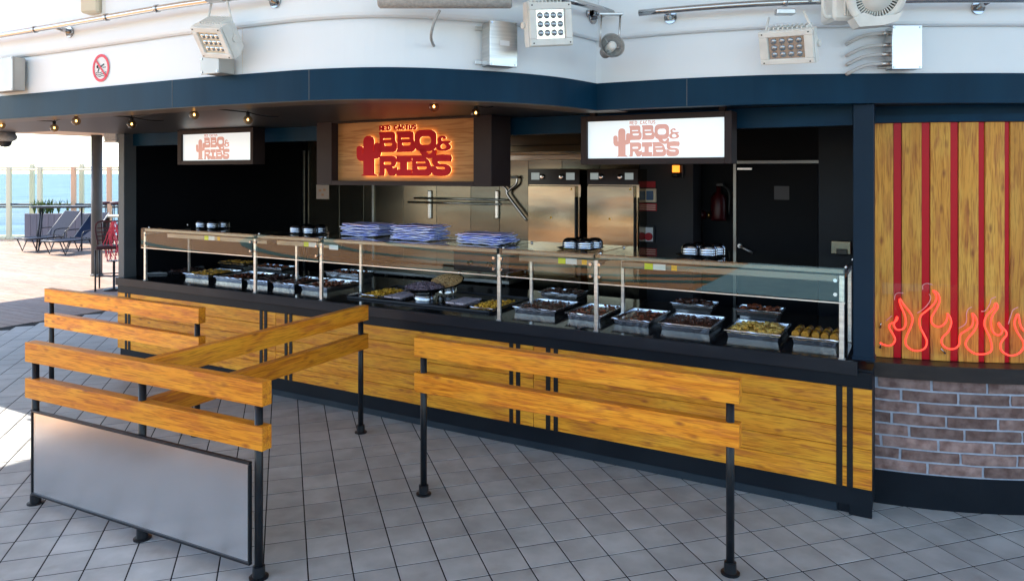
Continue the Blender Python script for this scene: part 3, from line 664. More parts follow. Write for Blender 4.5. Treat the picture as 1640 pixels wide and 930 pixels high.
# glyphs: outer loop and holes in logo units (pixels of an enlarged view; y flipped)
def gB(x, yb, w_, h):        # slab reverse-contrast B: x left, yb bottom
    o = [(x, yb+h), (x+w_*.72, yb+h), (x+w_*.86, yb+h*.96), (x+w_*.90, yb+h*.84), (x+w_*.90, yb+h*.60), (x+w_*.93, yb+h*.52), (x+w_*1.0, yb+h*.44), (x+w_*1.0, yb+h*.18), (x+w_*.94, yb+h*.06), (x+w_*.82, yb), (x, yb), (x, yb+h*.08), (x+w_*.04, yb+h*.15), (x+w_*.04, yb+h*.85), (x, yb+h*.90)]
    h1 = rr(x+w_*.20, yb+h*.61, x+w_*.72, yb+h*.68, h*.03, 2); h2 = rr(x+w_*.26, yb+h*.31, x+w_*.78, yb+h*.44, h*.09, 3, (1, 1, .3, .3))
    return [o, h1, h2]
def glyphs():
    g = []
    g.append(gB(548, -388, 180, 216)); g.append(gB(733, -388, 184, 216))
    q = rr(917, -385, 1122, -165, 62, 5)
    g.append([q, rr(960, -318, 1080, -232, 36, 5)])
    g.append([sm([(965, -372), (985, -420), (1030, -452), (1080, -455), (1115, -430), (1125, -385), (1118, -372), (1092, -378), (1088, -395), (1070, -412), (1045, -410), (1028, -385), (1022, -362), (1000, -352)], 2)])
    # ampersand
    g.append([sm([(1150, -245), (1185, -230), (1212, -240), (1215, -262), (1195, -262), (1188, -250), (1172, -256), (1172, -275), (1195, -285), (1258, -285), (1255, -305), (1240, -310), (1262, -335), (1255, -365), (1215, -382), (1160, -382), (1128, -360), (1125, -325), (1148, -300), (1140, -270)], 2), sm([(1170, -322), (1195, -312), (1215, -325), (1228, -345), (1210, -362), (1180, -362), (1163, -345)], 2)])
    # R I B S
    g.append([[(548, -425), (680, -425), (712, -435), (722, -460), (722, -505), (705, -535), (680, -545), (700, -560), (732, -545), (730, -610), (700, -635), (660, -635), (640, -600), (625, -565), (600, -560), (600, -600), (595, -635), (548, -635), (548, -618), (556, -600), (556, -445), (548, -440)], rr(592, -518, 678, -490, 9, 2)])
    g.append([[(732, -425), (878, -425), (882, -492), (832, -495), (832, -570), (882, -572), (880, -635), (732, -635), (732, -572), (770, -568), (770, -495), (732, -492)]])
    B = gB(885, -635, 195, 210); B[0][1:5] = [(985, -425), (1005, -440), (1045, -470), (1058, -500)]; g.append(B)
    g.append([sm([(1120, -425), (1262, -425), (1264, -485), (1250, -490), (1145, -490), (1142, -505), (1165, -515), (1220, -518), (1258, -545), (1262, -590), (1235, -628), (1180, -637), (1110, -632), (1086, -600), (1084, -545), (1095, -535), (1120, -545), (1135, -562), (1205, -570), (1212, -555), (1195, -545), (1130, -545), (1095, -520), (1088, -470)], 2)])
    return g
def cactus():
    trunk = [(355, -635), (380, -618), (380, -480), (345, -478), (318, -460), (306, -425), (305, -345), (312, -322), (335, -314), (360, -320), (372, -345), (372, -400), (380, -410), (380, -260), (390, -228), (415, -210), (450, -210), (478, -226), (488, -258), (488, -385), (496, -385), (498, -310), (505, -290), (528, -282), (552, -290), (562, -310), (562, -400), (552, -435), (530, -450), (490, -458), (490, -612), (520, -628), (524, -637)]
    return [trunk]
WORD = 'RED CACTUS'
STROKE = {'R': [[(0,0),(0,1),(.7,1),(.9,.8),(.8,.55),(0,.5)],[(.45,.5),(.9,0)]], 'E': [[(.85,0),(0,0),(0,1),(.85,1)],[(0,.5),(.7,.5)]], 'D': [[(0,0),(0,1),(.5,1),(.9,.75),(.9,.25),(.5,0),(0,0)]], 'C': [[(.9,.85),(.5,1),(.1,.8),(0,.5),(.1,.2),(.5,0),(.9,.15)]], 'A': [[(0,0),(.45,1),(.9,0)],[(.2,.35),(.7,.35)]], 'T': [[(0,1),(.9,1)],[(.45,1),(.45,0)]], 'U': [[(0,1),(0,.2),(.25,0),(.6,0),(.85,.2),(.85,1)]], 'S': [[(.85,.85),(.5,1),(.1,.85),(.1,.6),(.8,.42),(.85,.15),(.5,0),(.05,.12)]], ' ': []}
def word(mb, x0, x1, y0, y1, th, z0, z1, m, each=None):
    n = len(WORD); w_ = (x1-x0)/(n-.3); h = y1-y0; K = .30
    def X(p): return (x0+i*w_+p[0]*w_*.74, y0+th/2+p[1]*(h-th))
    for i, c in enumerate(WORD):
        if each is not None: mb = MB()
        for q, st in enumerate(STROKE[c]):
            pts = [X(p) for p in st]; lf, rt = [], []
            for k, p in enumerate(pts):
                a = pts[max(k-1, 0)]; b = pts[min(k+1, len(pts)-1)]
                if 0 < k < len(pts)-1:
                    d1 = Vector((p[0]-a[0], p[1]-a[1])).normalized(); d2 = Vector((b[0]-p[0], b[1]-p[1])).normalized(); d = (d1+d2).normalized(); sc = 1/max(.5, d.dot(d1))
                else: d = Vector((b[0]-a[0], b[1]-a[1])).normalized(); sc = 1
                lf.append((p[0]-d.y*th/2*sc, p[1]+d.x*th/2*sc)); rt.append((p[0]+d.y*th/2*sc, p[1]-d.x*th/2*sc))
            for k in range(len(pts)-1): mb.prism([rt[k], rt[k+1], lf[k+1], lf[k]], z0, z1+.0001*q, m)
        if each is not None and STROKE[c]: mb.build('small_letter', each[0], each[1])
def logo(parent, m, z0, z1, mt, wordth=12):
    """m maps logo units (x right, y up) and a depth z (towards the viewer) into the parent's space"""
    names = ['letter']*3+['letter_tail', 'ampersand']+['letter']*4
    for g, nm in zip(glyphs(), names): MB().holes(g, z0, z1, m).build(nm, mt, parent)
    MB().holes(cactus(), z0, z1, m).build('cactus', mt, parent)
    word(None, 556, 925, -158, -104, wordth, z0, z1, m, (mt, parent))
# centre sign
VS = 4.50
def corners(x0, x1, yt, yb, v):     # average heights at both ends
    a, b = fu(x0, v), fu(x1, v); return a, b, (fv(x0, yt[0], v)[1]+fv(x1, yt[1], v)[1])/2, (fv(x0, yb[0], v)[1]+fv(x1, yb[1], v)[1])/2
a, b, zt_, zb_ = corners(531, 758, (195.5, 189.5), (289.3, 291.6), VS)
fa, fb_, _, fz = corners(507, 787, (190, 190), (295.5, 299.8), VS)
cs = kt('main_sign', 'wood sign with haloed red cactus and BBQ & RIBS lettering above the counter', 'sign', (a+b)/2, VS)
hw = (b-a)/2; fl, fr = fa-(a+b)/2, fb_-(a+b)/2
MB().bbox(fl, -hw, 0, .28, fz, 2.413, .003).build('frame', M['frame'], cs)
MB().bbox(hw, fr, 0, .28, fz, 2.413, .003).build('frame', M['frame'], cs)
MB().box(-hw+.0005, hw-.0005, .001, .28, fz+.001, zb_).build('frame', M['frame'], cs)
MB().box(-hw+.0005, hw-.0005, .001, .28, zt_, 2.4125).build('frame', M['frame'], cs)
MB().box(-hw+.001, hw-.001, .075, .095, zb_+.001, zt_-.001).build('panel', M['signwood'], cs)
# logo placement: x logo unit -> metres
sx = (b-a)/1440.0; szz = (zt_-zb_)/632.0
def lm(xc, zc, sx, sz, depth):       # local matrix: logo (x, y, zdepth) -> (x, -depth, z)
    return Matrix(((sx, 0, 0, -xc*sx), (0, 0, -1, depth), (0, sz, 0, zc), (0, 0, 0, 1)))
m_ = lm(780+5, (zt_+zb_)/2+376*szz, sx, szz, .075)
logo(cs, m_, .020, .034, M['letter'], 10)
# LED backs of the letters (light source of the halo)
gl = MB()
for g in glyphs()[:3]+glyphs()[4:]: gl.holes(g, .0165, .0195, m_)
gl.holes(cactus(), .0165, .0195, m_)
word(gl, 556, 925, -158, -104, 9, .0165, .0195, m_)
gl.build('halo_light', M['halo'], cs)
# outer light boxes
def lightbox(x0, x1, yt, yb, X0, X1, YT, YB, label):
    v = VS+.12; a, b, zt_, zb_ = corners(x0, x1, yt, yb, v); A, B, ZT_, ZB_ = corners(X0, X1, YT, YB, v); c = (a+b)/2
    t = kt('lightbox_sign', label, 'sign', c, v, 0, 'backlit signs either side of the wooden one')
    a -= c; b -= c; A -= c; B -= c
    MB().bbox(A, a, 0, .14, ZB_, ZT_, .003).build('frame', M['frame'], t); MB().bbox(b, B, 0, .14, ZB_, ZT_, .003).build('frame', M['frame'], t)
    MB().box(a+.0005, b-.0005, .001, .14, ZB_+.001, zb_).build('frame', M['frame'], t); MB().box(a+.0005, b-.0005, .001, .14, zt_, ZT_-.001).build('frame', M['frame'], t)
    MB().box(a+.001, b-.001, .022, .04, zb_+.001, zt_-.001).build('screen', M['screen'], t)
    s_ = (b-a)/1.0
    sx = .49/965*s_*1.0; sz = (zt_-zb_)*.94/535
    mm = lm(305, zb_+.010+637*sz, sx, sz, .0219); mm[0][3] = a+(b-a)*.20-305*sx
    logo(t, mm, .001, .002, M['screenred'], 9)
    MB().box(A+.05, A+.09, .04, .08, ZT_, 2.413).build('hanger', M['frame'], t); MB().box(B-.09, B-.05, .04, .08, ZT_, 2.413).build('hanger', M['frame'], t)
lightbox(290, 400.3, (215.8, 211.3), (257.2, 256.7), 284, 405, (209, 204), (263.8, 263.5), 'small backlit white sign with glare-paled cactus logo nearest the left column')
lightbox(939.6, 1159.7, (194.5, 187.5), (253.4, 252.7), 930, 1172, (186, 178.5), (263, 263), 'large backlit white sign with glare-paled cactus logo above the ovens')

# ================================================================== SNEEZE GUARD
VP = VL_+.035
sg = kt('sneeze_guard', 'glass sneeze guard with steel posts over the food trays', 'glass screen')
fp = [fu(x, VP) for x in (232.7, 408.7, 514.5, 799.5, 955, 1348)]
ZTOP, ZPB = 1.435, 1.245
for i, u in enumerate(fp):
    MB().bbox(u-.014, u+.014, VP-.008, VP+.014, .909, 1.40, .002).build('front_post', M['steel'], sg)
    MB().bbox(u-.02, u+.02, VP-.012, VP+.02, .9085, .916, .002).build('foot', M['steel'], sg)
    ub = u+.0
    MB().bbox(ub-.012, ub+.012, VP+.50, VP+.524, .909, 1.40, .002).build('rear_post', M['steel'], sg)
    MB().bbox(u-.012, u+.012, VP+.0145, VP+.50, 1.375, 1.399, .002).build('cross_arm', M['steel'], sg)
    for zz in (1.29, 1.372):
        for sgn in ((1,) if i == 0 else (-1,) if i == 5 else (-1, 1)):
            MB().cyl((u+sgn*.032, VP-.034, zz), (u+sgn*.032, VP-.012, zz), .011, n=12).build('glass_clamp', M['chrome'], sg)
    MB().cyl((u+.02, VP+.03, ZTOP-.001), (u+.02, VP+.03, ZTOP+.022), .009, n=10).build('top_bolt', M['chrome'], sg)
    MB().cyl((u+.02, VP+.48, ZTOP-.001), (u+.02, VP+.48, ZTOP+.022), .009, n=10).build('top_bolt', M['chrome'], sg)
ends = [fp[0]-.03]+[None]+[None]+[None]+[None]+[fp[5]+.03]
for i in range(5):
    a = fp[i]+(.012 if i else -.03); b = fp[i+1]-(.012 if i < 4 else -.02)
    MB().box(a, b, VP-.026, VP-.017, ZPB, ZTOP).build('front_pane', M['frontglass'], sg)
    MB().box(a, b, VP-.027, VP-.016, ZPB-.007, ZPB-.0005).build('pane_edge', M['steel'], sg)
    MB().box(a, b, VP-.02, VP+.62, ZTOP+.0005, ZTOP+.009).build('top_pane', M['glass'], sg)
    MB().bbox(a+.01, b-.01, VP+.005, VP+.03, 1.408, 1.4345, .002).build('top_rail', M['guardsteel'], sg)
    if i == 2: MB().box(a+.05, a+.15, VP+.03, VP+.033, 1.345, 1.385).build('sticker', M['stickerw'], sg)
    if i != 2:
        l_ = MB().bbox(a+(b-a)*.06, b-.06, VP+.20, VP+.34, 1.330, 1.376, .004).build('heat_lamp', M['guardsteel'], sg)
        x = a+(b-a)*(.42 if i == 0 else .5 if i in (1, 3) else .17)
        MB().box(x, x+.06, VP+.1985, VP+.1995, 1.333, 1.374).build('sticker', M['stickery'], l_)
        MB().box(x+.062, x+.15, VP+.1985, VP+.1995, 1.333, 1.374).build('sticker', M['stickerw'], l_)
        MB().box(x+.19, x+.23, VP+.1985, VP+.1995, 1.336, 1.371).build('sticker', M['stickero'], l_)

# ================================================================== FOOD
def foil_mesh(w_, d, h):
    mb = MB(); n = 10; P = []
    levels = [(-.018, .0), (.0, h*.5), (.010, h), (.020, h+.003), (.022, h-.004)]
    rects = []
    for off_, z in [(-.022, 0.002)]+levels:
        pass
    prof = [(-.004, .002), (.004, h-.003), (.016, h), (.019, h-.006), (.014, h-.007), (.002, h-.010), (-.006, .0)]
    rnd = random.Random(int(w_*1000)); loop = []
    def ring(o_, z):
        pts = []; hw_, hd = w_/2-.016+o_, d/2-.016+o_
        for k in range(4):
            for i in range(n):
                t = i/n*2-1
                x, y = ((t*hw_, -hd), (hw_, t*hd), (-t*hw_, hd), (-hw_, -t*hd))[k]
                j = rnd.uniform(-.0009, .0009); pts.append((x+j, y+j, z+rnd.uniform(-.0006, .0006)))
        return pts
    N = 4*n
    for o_, z in prof: P += ring(o_, z)
    F = [(r_*N+i, r_*N+(i+1) % N, (r_+1)*N+(i+1) % N, (r_+1)*N+i) for r_ in range(len(prof)-1) for i in range(N)]
    F.append(tuple(range(N)))
    return mb.add(P, F, False)
def lumps(w_, d, z, kind, seed, count, size, dome=.012):
    rnd = random.Random(seed); mb = MB()
    nx, ny = 16, 12; P = []
    for j in range(ny+1):
        for i in range(nx+1):
            x = (i/nx-.5)*w_; y = (j/ny-.5)*d; e = (1-(2*i/nx-1)**4)*(1-(2*j/ny-1)**4)
            P.append((x, y, z-.012+e*dome+rnd.uniform(-.004, .004)))
    mb.add(P, [(j*(nx+1)+i, j*(nx+1)+i+1, (j+1)*(nx+1)+i+1, (j+1)*(nx+1)+i) for j in range(ny) for i in range(nx)], True)
    for k in range(count):
        x = rnd.uniform(-.5, .5)*(w_-size); y = rnd.uniform(-.5, .5)*(d-size); e = (1-(2*x/w_)**4)*(1-(2*y/d)**4)
        bm = bmesh.new(); bmesh.ops.create_icosphere(bm, subdivisions=1, radius=size*rnd.uniform(.38, .6))
        for q in bm.verts: q.co *= rnd.uniform(.85, 1.15)
        mb.frombm(bm, T(x, y, z-.006+e*dome+rnd.uniform(-.002, size*.3)) @ RZ(rnd.uniform(0, 6)) @ RX(rnd.uniform(-.5, .5)) @ Matrix.Diagonal((1.35, .9, .62, 1)), kind not in ('wings', 'potato'))
    return mb
VT = VL_+.30
HIGH = []
def tray(px0, px1, v, label, kind, depth=.30, h=.052, z0=.909, name='foil_tray', count=40, size=.03, foilmat='foil', group='foil trays of food along the counter', cat='food tray', stand=False, lump=True):
    a, b = fu(px0, v), fu(px1, v); w_ = b-a; t = kt(name, label, cat, (a+b)/2, v+depth/2, z0, group)
    zz = 0
    if stand:
        MB().bbox(-w_/2+.03, w_/2-.03, -depth/2+.03, depth/2-.03, 0, stand, .004).build('riser', M['bowl'], t); zz = stand+.001
    o = foil_mesh(w_+.0, depth, h).build('foil_pan' if foilmat == 'foil' else 'pan', M[foilmat], t, (0, 0, zz))
    lumps(w_-.02, depth-.02, h-.008, kind, hash((px0, kind)) % 999 if False else int(px0*7) % 997, count, size).build('food', FOOD[kind], t, (0, 0, zz))
    return t
tray(257, 287, VT+.12, 'first black tray of browned food beside the left glass post', 'dark', .40, .03, name='food_tray', foilmat='tray')
tray(293, 333, VT+.04, 'foil tray of golden potato pieces, second from the left post', 'potato', .46)
tray(342, 386.5, VT+.04, 'foil tray of reddish sauce left of the second glass post', 'sauce', .46, count=14, size=.02)
tray(392, 428, VT+.04, 'foil tray of dark ribs directly behind the second glass post', 'dark', .46, count=26, size=.03)
tray(433.5, 471, VT+.04, 'foil tray of brown meat between the second and third glass posts', 'brown', .46, count=26, size=.03)
tray(479, 524, VT+.04, 'foil tray of dark red meat crossing the third glass post', 'sauce', .46, count=36, size=.026)
tray(346, 391, VT+.62, 'raised tray of golden browned pieces at the back left', 'potato', .22, .04, stand=.06, count=40, size=.03)
tray(398, 450, VT+.58, 'raised foil tray of glazed meat at the back behind the dark ribs', 'sauce', .24, .04, stand=.05, count=24, size=.03)
tray(519, 574, VT+.52, 'deep steel tray of brown stew at the back left of the big black platter', 'sauce', .26, .06, stand=.05, count=30, size=.026)
tray(820, 890, VT+.04, 'foil tray of shredded dark meat just right of the fourth glass post', 'brown', .44, count=90, size=.02)
tray(905, 963, VT+.02, 'foil tray of reddish barbecue meat crossing the fifth glass post', 'sauce', .46, count=26, size=.024)
tray(979, 1041, VT+.0, 'foil tray of dark sauce, first whole one right of the fifth glass post', 'sauce', .46, count=22, size=.022)
tray(1054, 1139, VT+.0, 'foil tray of fine brown mince left of the golden wings', 'brown', .44, count=150, size=.014)
tray(1160, 1250, VT-.01, 'foil tray heaped with golden glazed wings', 'wings', .42, count=80, size=.036)
tray(1265, 1343, VT+.0, 'foil tray of cut corn cobs beside the right glass post', 'corn', .30, count=0)
# corn pieces
t = [o for o in bpy.data.objects if o.get('label', '').startswith('foil tray of cut corn')][0]
u0, u1 = fu(1265, VT), fu(1343, VT); n = 5
cm = MB().cyl((0, -.055, 0), (0, .055, 0), .023, n=10).mesh('corn_piece', FOOD['corn'])
for i in range(n):
    for j in range(2): inst('corn_piece', cm, t, ((i-(n-1)/2)*(u1-u0-.06)/(n-1), -.055+j*.115, .058), (0, random.uniform(0, 3), random.uniform(-.1, .1)))
tray(862, 925, VT+.52, 'raised tray of dark grilled pieces at the back left of the fifth glass post', 'dark', .24, .05, stand=.05, count=40, size=.034)
tray(1073, 1143, VT+.52, 'raised steel tray of dark glazed meat at the back, left one of two', 'dark', .22, .05, stand=.055, count=24, size=.045)
tray(1176, 1250, VT+.50, 'raised steel tray of red glazed ribs at the back, right one of two', 'sauce', .22, .05, stand=.055, count=20, size=.04)
# big platter and what is on it
u0, u1 = fu(558, 4.93), fu(781, 4.93)
bp_ = kt('serving_platter', 'wide black platter holding vegetables and bowls in the middle section', 'platter', (u0+u1)/2, 5.26, .909)
hw = (u1-u0)/2; MB().bbox(-hw, hw, -.32, .36, 0, .008, .003).build('base', M['tray'], bp_)
for (x0, x1, y0, y1) in ((-hw, hw, -.335, -.3201), (-hw, hw, .3601, .375), (-hw-.015, -hw-.0001, -.335, .375), (hw+.0001, hw+.015, -.335, .375)): MB().bbox(x0, x1, y0, y1, 0, .018, .003).build('rim', M['dark'], bp_)
tray(574, 612, VT+.02, 'tray of roasted golden squash at the left of the black platter', 'squash', .42, .02, .918, 'food_tray', 110, .026, 'bowl')
tray(610, 645, VT-.0, 'tray of pale cornbread squares left of the black bowl', 'pale', .30, .014, .918, 'food_tray', 0, .02, 'tray')
tray(702, 746, VT-.01, 'tray of pale cornbread squares right of the black bowl', 'pale', .36, .014, .918, 'food_tray', 0, .02, 'tray')
tray(748, 790, VT-.02, 'tray of roasted golden squash at the right of the black platter', 'squash', .44, .02, .918, 'food_tray', 110, .026, 'bowl')
for lab in ('tray of pale cornbread squares left', 'tray of pale cornbread squares right'):
    t = [o for o in bpy.data.objects if o.get('label', '').startswith(lab)][0]
    sq = MB().bbox(-.042, .042, -.026, .026, 0, .016, .004).mesh('bread_square', FOOD['pale'])
    for i in range(2):
        for j in range(5): inst('bread_square', sq, t, (-.046+i*.092, -.12+j*.058, .012), (0, 0, random.uniform(-.06, .06)))
def bowl_food(px, v, z0, r, label, kind, cnt, sz, tilt=0, base=True, dome=.05):
    u = fu(px, v); t = kt('food_bowl', label, 'bowl', u, v, z0)
    if base: MB().lathe([(r*.55, 0), (r*.55, .045), (r*.50, .05), (0, .05)], 28).build('stand', M['bowl'], t)
    zb = .045 if base else 0
    mm = T(0, 0, zb) @ RX(tilt)
    MB().lathe([(0, 0), (r*.35, .002), (r*.72, .022), (r, .058), (r*1.03, .062), (r*1.0, .064), (r*.7, .03), (0, .02)], 32, mm).build('pan', M['tray'], t)
    rnd = random.Random(int(px)); mb = MB(); mb.lathe([(r*.97, .055), (r*.7, .055+dome*.5), (r*.35, .055+dome*.9), (0, .055+dome)], 24, mm)
    for k in range(cnt):
        a = rnd.uniform(0, 6.28); q = math.sqrt(rnd.random())*r*.93; bm = bmesh.new(); bmesh.ops.create_icosphere(bm, subdivisions=1, radius=sz*rnd.uniform(.4, .7))
        mb.frombm(bm, mm @ T(q*math.cos(a), q*math.sin(a), .055+dome*(1-(q/r)**2)) @ RZ(rnd.uniform(0, 6)) @ RX(rnd.uniform(-1, 1)) @ Matrix.Diagonal((1.5, .8, .7, 1)), False)
    mb.build('food', FOOD[kind], t); return t
bowl_food(680, VT+.15, .918, .172, 'black bowl heaped with purple grey ribs on the platter', 'ribs', 170, .026, dome=.045)
bowl_food(716, VT+.47, .935, .160, 'tilted black bowl heaped with tan rice at the back', 'rice', 420, .014, R(16), True, .05)

# things on the glass shelf
ZS_ = ZTOP+.0095
def bowl_tray(px, v, label, gp, w_=.34, d=.22, cols=(-.085, .085), rows=(-.05, .055)):
    u = fu(px, v); t = kt('black_tray', label, 'tray', u, v, ZS_, 'black trays on the glass shelf')
    MB().lathe([(0, 0)], 4) if False else None
    MB().bbox(-w_/2+.02, w_/2-.02, -d/2+.02, d/2-.02, 0, .005, .002).build('base', M['tray'], t)
    P = []
    for o_, z in ((-.02, .0052), (0, .016), (.002, .014), (-.018, .0015)):
        a, b = w_/2+o_, d/2+o_; P += [(-a, -b, z), (a, -b, z), (a, b, z), (-a, b, z)]
    MB().add(P, [(r_*4+i, r_*4+(i+1) % 4, (r_+1)*4+(i+1) % 4, (r_+1)*4+i) for r_ in range(3) for i in range(4)]).build('rim', M['tray'], t)
    for iy, y in enumerate(rows):
        for ix, x in enumerate(cols):
            x2 = x+(.03 if iy else 0); p = W(u+x2, v+y, ZS_+.006)
            where = ('front' if iy == 0 else 'rear')+' '+('left' if ix == 0 else 'right')
            b_ = thing('bowl_stack', 'upturned steel bowls, %s stack on the %s' % (where, gp), 'bowl', p, 0, 'upturned steel bowls on black trays')
            for k in range(3):
                z = k*.016; inst('bowl', bowlmesh, b_, (0, 0, z), (0, 0, random.uniform(0, 3)), (1-.0*k,)*3)
bowlmesh = MB().lathe([(.058, 0), (.060, .001), (.0600, .008), (.056, .022), (.048, .034), (.034, .042), (.031, .043), (.030, .040), (0, .040)], 28).mesh('bowl', M['bowl'])
bowl_tray(339, VP+.30, 'small black tray of bowls nearest the left column', 'leftmost shelf tray')
bowl_tray(492, VP+.28, 'small black tray of bowls left of the blue papers', 'shelf tray left of the blue papers')
bowl_tray(930, VP+.24, 'small black tray of bowls in front of the ovens', 'shelf tray before the ovens', .28, .22, (-.06, .06), (-.045, .05))
bowl_tray(1123, VP+.24, 'small black tray of bowls at the right end of the shelf', 'rightmost shelf tray', .28, .22, (-.06, .06), (-.045, .05))
def papers(px, v, label, n, seed):
    rnd = random.Random(seed); u = fu(px, v); t = kt('paper_stack', label, 'paper stack', u, v, ZS_+.012, 'stacks of blue papers on the glass shelf')
    tr = kt('paper_tray', 'low black tray under the '+label.split(' of ')[0]+' of blue papers', 'tray', u, v, ZS_)
    MB().bbox(-.17, .17, -.10, .10, 0, .010, .004).build('base', M['tray'], tr)
    for k in range(n):
        nx, ny = 12, 7; P = []; sw_, sd_ = rnd.uniform(.37, .43), rnd.uniform(.24, .28); ph = rnd.uniform(0, 9)
        for j in range(ny+1):
            for i in range(nx+1):
                x = (i/nx-.5)*sw_; y = (j/ny-.5)*sd_; e = (abs(2*i/nx-1))**2*.6+(abs(2*j/ny-1))**2*.5
                z = k*.0135+mnoise.noise(Vector((x*9+ph, y*9, k*2.1)))*.006*(1+e)+e*rnd.uniform(0, .007)
                P.append((x+mnoise.noise(Vector((y*12, k, ph)))*.008, y+mnoise.noise(Vector((x*12, k+5, ph)))*.008, z))
        F = [(j*(nx+1)+i, j*(nx+1)+i+1, (j+1)*(nx+1)+i+1, (j+1)*(nx+1)+i) for j in range(ny) for i in range(nx)]; nn = len(P)
        bd = [i for i in range(nx+1)]+[j*(nx+1)+nx for j in range(1, ny+1)]+[ny*(nx+1)+i for i in range(nx-1, -1, -1)]+[j*(nx+1) for j in range(ny-1, 0, -1)]
        F += [tuple(reversed([i+nn for i in f])) for f in F]+[(bd[i], bd[(i+1) % len(bd)], bd[(i+1) % len(bd)]+nn, bd[i]+nn) for i in range(len(bd))]
        mb = MB().add(P+[(x, y, z-.006) for x, y, z in P], F)
        mb.build('sheet', M['papertop'] if k == n-1 else M['paper'], t, (rnd.uniform(-.008, .008), rnd.uniform(-.008, .008), 0), (0, 0, rnd.uniform(-.09, .09)))
papers(590, VP+.36, 'left stack of crumpled blue papers between bowls and middle stack', 8, 1)
papers(673, VP+.28, 'middle and tallest stack of crumpled blue papers with pink top', 9, 2)
papers(780, VP+.27, 'right stack of crumpled blue papers, lowest of the three', 6, 3)

# ================================================================== KITCHEN EQUIPMENT
def oven(x0, x1, label):
    v = 6.75; a, b = fu(x0, v), fu(x1, v); c = (a+b)/2; w_ = (b-a)/2; zt_ = fv(x0, 270.5, v)[1]; zc = fv(x0, 295.5, v)[1]
    t = kt('combi_oven', label, 'oven', c, v, 0, 'steel ovens')
    MB().box(-w_, w_, .03, .53, .15, zt_-.004).build('body', M['ovensteel'], t)
    p = MB().bbox(-w_, w_, 0, .029, zc, zt_, .003).build('control_panel', M['ovenblack'], t)
    for x in (-w_*.70, w_*.66): MB().box(x-w_*.16, x+w_*.16, -.003, -.0005, zc+.05, zt_-.04).build('display', M['lcd'], p)
    for x in (-w_*.42, w_*.32):
        mb = MB(); mb.lathe([(.026, 0), (.026, .018), (.017, .02), (0, .02)], 18, T(x, -.0005, (zc+zt_)/2) @ RX(R(90))); mb.build('knob', M['chrome'], p)
    MB().bbox(-w_+.004, w_*.86, -.012, .029, .95, zc-.012, .006).build('door', M['ovensteel'], t)
    MB().bbox(w_*.88, w_*.96, -.05, -.0, 1.25, zc-.12, .008).build('handle', M['iron'], t)
    for x, z in ((-.02, zc-.33), (w_*.72, zc-.04)): MB().prism([(x-.013, z-.01), (x+.013, z-.01), (x, z+.012)], .0125, .014, Matrix(((1,0,0,0),(0,0,-1,0),(0,1,0,0),(0,0,0,1)))).build('warning_mark', M['stickero'], t)
    for sx_ in (-1, 1):
        for y in (.08, .48): MB().cyl((sx_*(w_-.05), y, 0), (sx_*(w_-.05), y, .15), .02).build('leg', M['steel'], t)
oven(845.5, 928, 'left steel oven with black control strip near the curved pipes')
oven(940, 1022, 'right steel oven with black control strip beside the dark pillar')
g = kt('wall_shelf', 'narrow steel rail shelf with two brackets on the kitchen wall', 'shelf')
for (x, ) in ((687,), (795,)):
    a, zt_ = fv(x, 305, VB-.03); MB().bbox(a-.025, a+.025, VB-.03, VB-.002, fv(x, 350, VB)[1], zt_, .01).build('bracket', M['steel'], g)
for y in (317.5, 323.5):
    a, z = fv(657, y, VB-.14); b, _ = fv(806, y, VB-.14); MB().cyl((a, VB-.05-(y-317)*.02, z), (b, VB-.05-(y-317)*.02, z), .012).build('rail', M['steel'], g)
pp = kt('steel_pipes', 'bent steel pipes joining in a Y beside the left oven', 'pipe')
def wp(x, y, d=.06): u, z = fv(x, y, VB-d); return Vector((u, VB-d, z))
MB().tube(catmull([wp(801, 281), wp(802, 294), wp(811, 303), wp(813, 312), wp(830, 335), wp(844, 353)], 5), .015, 10).build('pipe', M['chrome'], pp)
MB().tube(catmull([wp(828, 281, .05), wp(827, 294, .05), wp(817, 303, .05), wp(812, 308, .06)], 5), .015, 10).build('pipe', M['chrome'], pp)
MB().cyl(wp(800, 284, .06), wp(829, 284, .06), .014).build('valve', M['steel'], pp)
# worktable and griddle
v = 6.55; a, z = fv(560, 440, v); b, _ = fv(815, 440, v)
wt = kt('work_table', 'long steel work table behind the counter', 'table', (a+b)/2, v)
MB().bbox(-(b-a)/2, (b-a)/2, 0, .65, .86, .90, .004).build('tabletop', M['steel'], wt)
for x in (-(b-a)/2+.05, -.3, .3, (b-a)/2-.05):
    for y in (.05, .6): MB().cyl((x, y, 0), (x, y, .86), .02).build('leg', M['steel'], wt)
a, z = fv(726, 405, v+.05); b, _ = fv(815, 405, v+.05)
gr = kt('griddle', 'dark griddle with two knobs standing on the work table', 'griddle', (a+b)/2, v+.05, .901)
w_ = (b-a)/2; MB().bbox(-w_, w_, 0, .5, .06, .26, .008).build('body', M['dark'], gr); MB().bbox(-w_-.01, w_+.01, -.01, .5, .262, .285, .004).build('plate', M['iron'], gr)
for x in (-.12, .12): MB().lathe([(.03, 0), (.026, .03), (0, .03)], 16, T(x, -.0005, .15) @ RX(R(90))).build('knob', M['ovenblack'], gr)
for x in (-w_+.05, w_-.05):
    for y in (.05, .45): MB().cyl((x, y, 0), (x, y, .06), .018).build('foot', M['steel'], gr)
